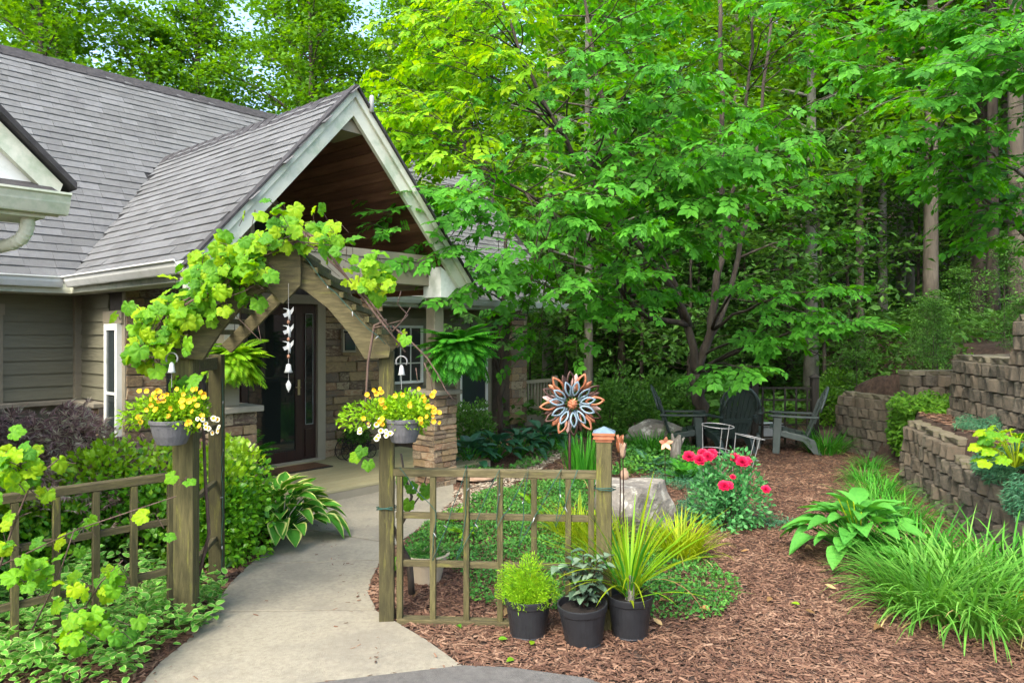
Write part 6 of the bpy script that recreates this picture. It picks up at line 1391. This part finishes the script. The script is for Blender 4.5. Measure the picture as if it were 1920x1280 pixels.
# ================================================================ RIGHT SIDE: hosta, daylilies, grasses, wall plants
hosta('lime green ribbed hosta beside the daylilies at the mulch path edge', G(1612, 1050), .66, 96, .20, 'g', .42, 81)
hs_ = [o for o in COL.objects if str(o.get('label', '')).startswith('lime green ribbed')][0]
mb = MB()
for px, py in ((1572, 935), (1588, 938), (1600, 940), (1615, 960)): e = Vector(AT(px, py, 5.5)) - hs_.location; mb.tube([(0, 0, .1), (e.x * .5, e.y * .5, e.z * .6), tuple(e)], [.006, .005, .004], 5)
mb.build('flower_stalks', m_grass_y, hs_, smooth=True)
for i, (px, py, n, L, R) in enumerate(((1730, 1095, 340, .62, .45), (1805, 1118, 320, .60, .42), (1735, 1150, 380, .58, .45), (1835, 1175, 380, .60, .5), (1925, 1165, 260, .62, .4), (1880, 1105, 120, .7, .3))):
    grass('daylily_clump', 'arching green daylily foliage clump ' + ('touching the lime hosta', 'between the hosta clump and the block wall', 'bending over the mulch in front of the lime hosta', 'paler, bending over the mulch beside the yellow bloom', 'carrying the single yellow bloom', 'upright, right against the lower block wall')[i], G(px, py), n, L, R, m_grass if i in (0, 5) else m_grass_l, lean=(.05, .75), curl=(.7, 1.9), wid=.0135, seed=90 + i)
for o in [o for o in COL.objects if o.name.startswith('daylily')]: o['group'] = 'daylily clumps below the wall'
yf = thing('daylily_flower', 'single yellow daylily bloom above the strappy foliage', 'flower', (*G(1911, 1150), 0)); e = Vector(AT(1911, 1115, G(1911, 1150)[1] - .15)); mb = MB(); mb.tube([(0, 0, 0), (0, -.06, e.z * .6), tuple(e - yf.location)], .004, 5); mb.build('stalk', m_grass, yf)
for k in range(6): a = k * math.pi / 3; V, F = solid_petal(.05, .014); obj('petal', npmesh('petal', np.array(V), F, True), m_fl_yel, yf, dirM(e - yf.location, (math.cos(a), -.5, math.sin(a)), (0, -1, .2), 1))
for i, (px, py, n, L, R, m_) in enumerate(((1622, 905, 200, .34, .4, m_grass), (1650, 935, 240, .40, .5, m_grass), (1640, 960, 220, .42, .5, m_grass), (1690, 985, 200, .45, .5, m_grass), (1630, 880, 140, .3, .3, m_grass))):
    grass('grass_tuft', 'dark grassy tuft by the lower block wall, ' + ('second from the far mossy wall', 'third from the far mossy wall', 'fourth from the far mossy wall', 'nearest the daylilies', 'nearest the far mossy wall')[i], G(px, py), n, L, R, m_, wid=.009, seed=110 + i, curl=(.8, 2.0))
for o in [o for o in COL.objects if o.name.startswith('grass_tuft')]: o['group'] = 'grass tufts along the wall foot'
for lab, px, py, n, L in (('yellow grass clump right of the spiky potted plant', 1275, 1045, 330, .42), ('yellow grass clump at the foot of the metal flower pole', 1080, 1010, 220, .40), ('yellow green grass fringe before the boulder', 1120, 1030, 240, .34)): grass('golden_grass', lab, G(px, py), n, L, .35, m_grass_y, wid=.010, seed=px, lean=(.02, .6), curl=(.4, 1.5))
grass('upright_perennial', 'tall feathery green perennial stems left of the capped post', G(1095, 905), 260, .62, .4, m_fern, wid=.012, lean=(0, .25), curl=(0, .5), seed=7); grass('upright_perennial', 'green grass clump growing over the mossy rock', G(1222, 850), 420, .46, .7, m_grass, wid=.012, seed=8)
fern('garden_fern', 'small green fern between the boulder and the rose bush', (*G(1285, 905), .05), 26, .34, m_fern, el=(.25, 1.1), seed=12, tmpl=FRD_S); fern('garden_fern', 'silvery fern fronds beside the driftwood stump', (*G(1215, 885), .1), 14, .3, m_juniper, el=(.2, .9), seed=13, tmpl=FRD_S)
for i, (px, py) in enumerate(((880, 1010), (1000, 955), (850, 985))): fern('garden_fern', 'little lime fern growing in the creeping mat behind the lattice', (*G(px, py), .03), 9, .2, m_fern_y, el=(.3, 1.2), seed=14 + i, tmpl=FRD_S, group='little ferns in the creeping mat')
# ivy trailing over the gap between walls, creeping juniper spilling over the lower wall
def trail(name, label, c, dims, n, leaf, mat, seed, tmpl=LEAF4, cat='vine', flow=(-1, -.2, -.3)):
    r = np.random.default_rng(seed); t = thing(name, label, cat, c); u = unit(n) * r.random((n, 1)) ** .33; P = np.array(c) + u * np.array(dims); P[:, 2] = np.maximum(P[:, 2], height(P[:, 0], P[:, 1]) + .02); P[:, 2] += .05 * np.sin(P[:, 0] * 14) * np.sin(P[:, 1] * 12)
    V, F = scat(*tmpl, P, rots(unit(n) + np.array(flow), np.array([-.5, -.5, .8]) + r.normal(0, .4, (n, 3))), leaf * r.uniform(.6, 1.3, n)); loft('foliage', V, F, mat, t); mb = MB()
    for k in range(12): a = np.array(c) + r.normal(0, .3, 3) * np.array(dims); mb.tube([c, a, a + r.normal(0, .25, 3) * np.array(dims)], .004, 4)
    mb.build('stems', m_vinewood, t, world=True); return t
trail('ivy_vine', 'small leaved ivy tumbling through the gap between the block walls', (5.38, 9.62, .52), (.20, .62, .48), 3400, .065, m_leaf_forest, 1)
trail('ivy_vine', 'low ivy carpet on the terrace top before the low mossy wall', (5.55, 9.55, .88), (.55, .5, .16), 2600, .05, m_leaf_forest, 2)
NEED = (LEAF2[0] * np.array([.35, 1, 1]), LEAF2[1])
trail('creeping_juniper', 'blue green creeping juniper spilling over the lower block wall', (4.22, 6.1, .66), (.24, .40, .13), 4200, .045, m_juniper, 3, tmpl=NEED, cat='shrub'); trail('creeping_juniper', 'creeping juniper hanging down the near end of the block wall', (3.98, 5.45, .50), (.16, .35, .22), 3600, .045, m_juniper, 4, tmpl=NEED, cat='shrub'); trail('creeping_juniper', 'small juniper tuft at the foot of the upper wall', (4.95, 7.55, .86), (.3, .3, .08), 1600, .045, m_juniper, 5, tmpl=NEED, cat='shrub')
x, y = 4.0, 5.75; hy = thing('lobed_leaf_plant', 'bright lime plant with lobed leaves on top of the lower block wall', 'plant', (x, y, .8)); mb = MB()
for k in range(46):
    a = random.uniform(0, 6.28); e = Vector((math.cos(a) * .26 * random.random() ** .5, math.sin(a) * .22 * random.random() ** .5, random.uniform(-.02, .26))); mb.tube([(0, 0, -.05), (e.x * .6, e.y * .6, e.z * .8), tuple(e)], .003, 4); obj('leaf', random.choice(GL), None, hy, dirM(e, (math.cos(a), math.sin(a), -.3), (random.gauss(-.2, .3), -.5, 1), random.uniform(.08, .13)))
mb.build('stems', m_grass_y, hy)
# ================================================================ WIND CHIMES and small hangings
def chime(label, px, top, d):
    t = thing('wind_chime', label, 'wind chime', AT(px, top, d)); L0 = Vector(AT(px, top, d)); k = d / FPX
    def zz(py): return -(py - top) * k
    mb = MB(); mb.tube([(0, 0, .14), (0, 0, zz(735))], .0016, 4); mb.build('string', m_wire, t)
    for py in (604, 636, 668): mb = MB(); mb.lathe([(.002, -.012), (.009, -.006), (.009, .006), (.002, .012)], (0, 0, zz(py)), 10); mb.build('bead', m_bead, t, smooth=True)
    for i, py in enumerate((588, 620, 650)):
        z = zz(py); mb = MB(); mb.tube([(0, 0, z + .028), (0, 0, z + .012), (.004, 0, z - .012), (.010, 0, z - .04)], [.004, .011, .010, .002], 8); mb.tube([(0, 0, z + .024), (-.02, 0, z + .03), (-.034, 0, z + .032)], [.005, .003, .0008], 5)
        sg = 1 if i % 2 else -1
        mb.add([(0, .002, z + .01), (.034, -.01, z + .042), (.03, -.004, z + .016), (.012, .0, z - .01)], [(0, 1, 2), (0, 2, 3)]); mb.add([(0, -.002, z + .01), (-.03, -.012, z - .002), (-.022, -.006, z - .022), (.0, .0, z - .012)], [(0, 1, 2), (0, 2, 3)]); mb.build('bird', m_shell, t, smooth=True)
    mb = MB(); z = zz(690); mb.lathe([(.004, .026), (.014, .02), (.018, -.008), (.026, -.026), (.024, -.026), (.014, -.005), (.003, .015)], (0, 0, z), 16); mb.build('bell', m_shell, t, smooth=True)
    z = zz(722); mb = MB(); mb.add([(0, 0, z + .035), (.016, 0, z + .005), (.012, 0, z - .018), (0, 0, z - .038), (-.012, 0, z - .018), (-.016, 0, z + .005), (0, -.006, z)], [(0, 1, 6), (1, 2, 6), (2, 3, 6), (3, 4, 6), (4, 5, 6), (5, 0, 6)]); mb.build('leaf_weight', m_shell, t)
chime('white hummingbird wind chime with bell hanging from the arbor peak', 541, 575, 4.32)
def bell_hook(label, px, py, d):
    c = AT(px, py, d); t = thing('hanging_ornament', label, 'ornament', c); mb = MB(); mb.tube([(math.cos(a) * .034, 0, math.sin(a) * .034 + .0) for a in np.linspace(-.6, 3.75, 14)], .005, 6); mb.build('hook', m_wire, t, smooth=True)
    mb = MB(); mb.lathe([(.004, -.02), (.012, -.03), (.018, -.07), (.024, -.082), (.02, -.082), (.004, -.03)], (0, 0, 0), 14); mb.build('bell', m_shell, t, smooth=True); mb = MB(); mb.tube([(0, 0, -.06), (0, 0, -.17)], .0018, 4); mb.build('string', m_wire, t)
bell_hook('grey metal hook with small bell by the left arbor post', 322, 672, 4.2); bell_hook('grey metal hook with bell hanging right of the right arbor post', 753, 678, 4.45)
wt = thing('tube_chime', 'small silver tube wind chime hanging in the porch corner', 'wind chime', AT(318, 560, 7.3)); 
for k in range(3): mb = MB(); mb.tube([(-.045 + k * .045, 0, 0), (-.045 + k * .045, 0, -.085 - .02 * (k == 1))], .008, 7); mb.build('tube', m_wire, wt)
mb = MB(); mb.box(-.07, .07, -.02, .02, .005, .02); mb.tube([(0, 0, .02), (0, 0, .52)], .002, 4); mb.build('bar', m_bead, wt)
rl_ = thing('hanging_tube', 'small white tube hanging beside the gable peak', 'ornament', AT(697, 195, 7.5)); mb = MB(); mb.lathe([(.004, -.09), (.024, -.085), (.026, .06), (.018, .085), (.004, .09)], n=14); mb.build('tube', m_shell, rl_, smooth=True); mb = MB(); mb.tube([(0, 0, .09), (-.16, -.18, .16)], .003, 4); mb.build('cord', m_black, rl_)  # small white hanging tube, its use unknown
# wall plaque by the door
pq = thing('wall_lantern', 'small dark lantern box fixed to the stone wall right of the door', 'lantern', (*w_of(6.1, 8.30), 1.72), TH); MB().box(-.11, .11, -.03, .02, -.16, .16).build('back_plate', m_tan, pq, bevel=.004); MB().box(-.08, .08, -.05, -.03, -.13, .10).build('pane', m_glass2, pq); MB().box(-.10, .10, -.08, -.02, .11, .13).build('hood', m_black, pq, bevel=.004)
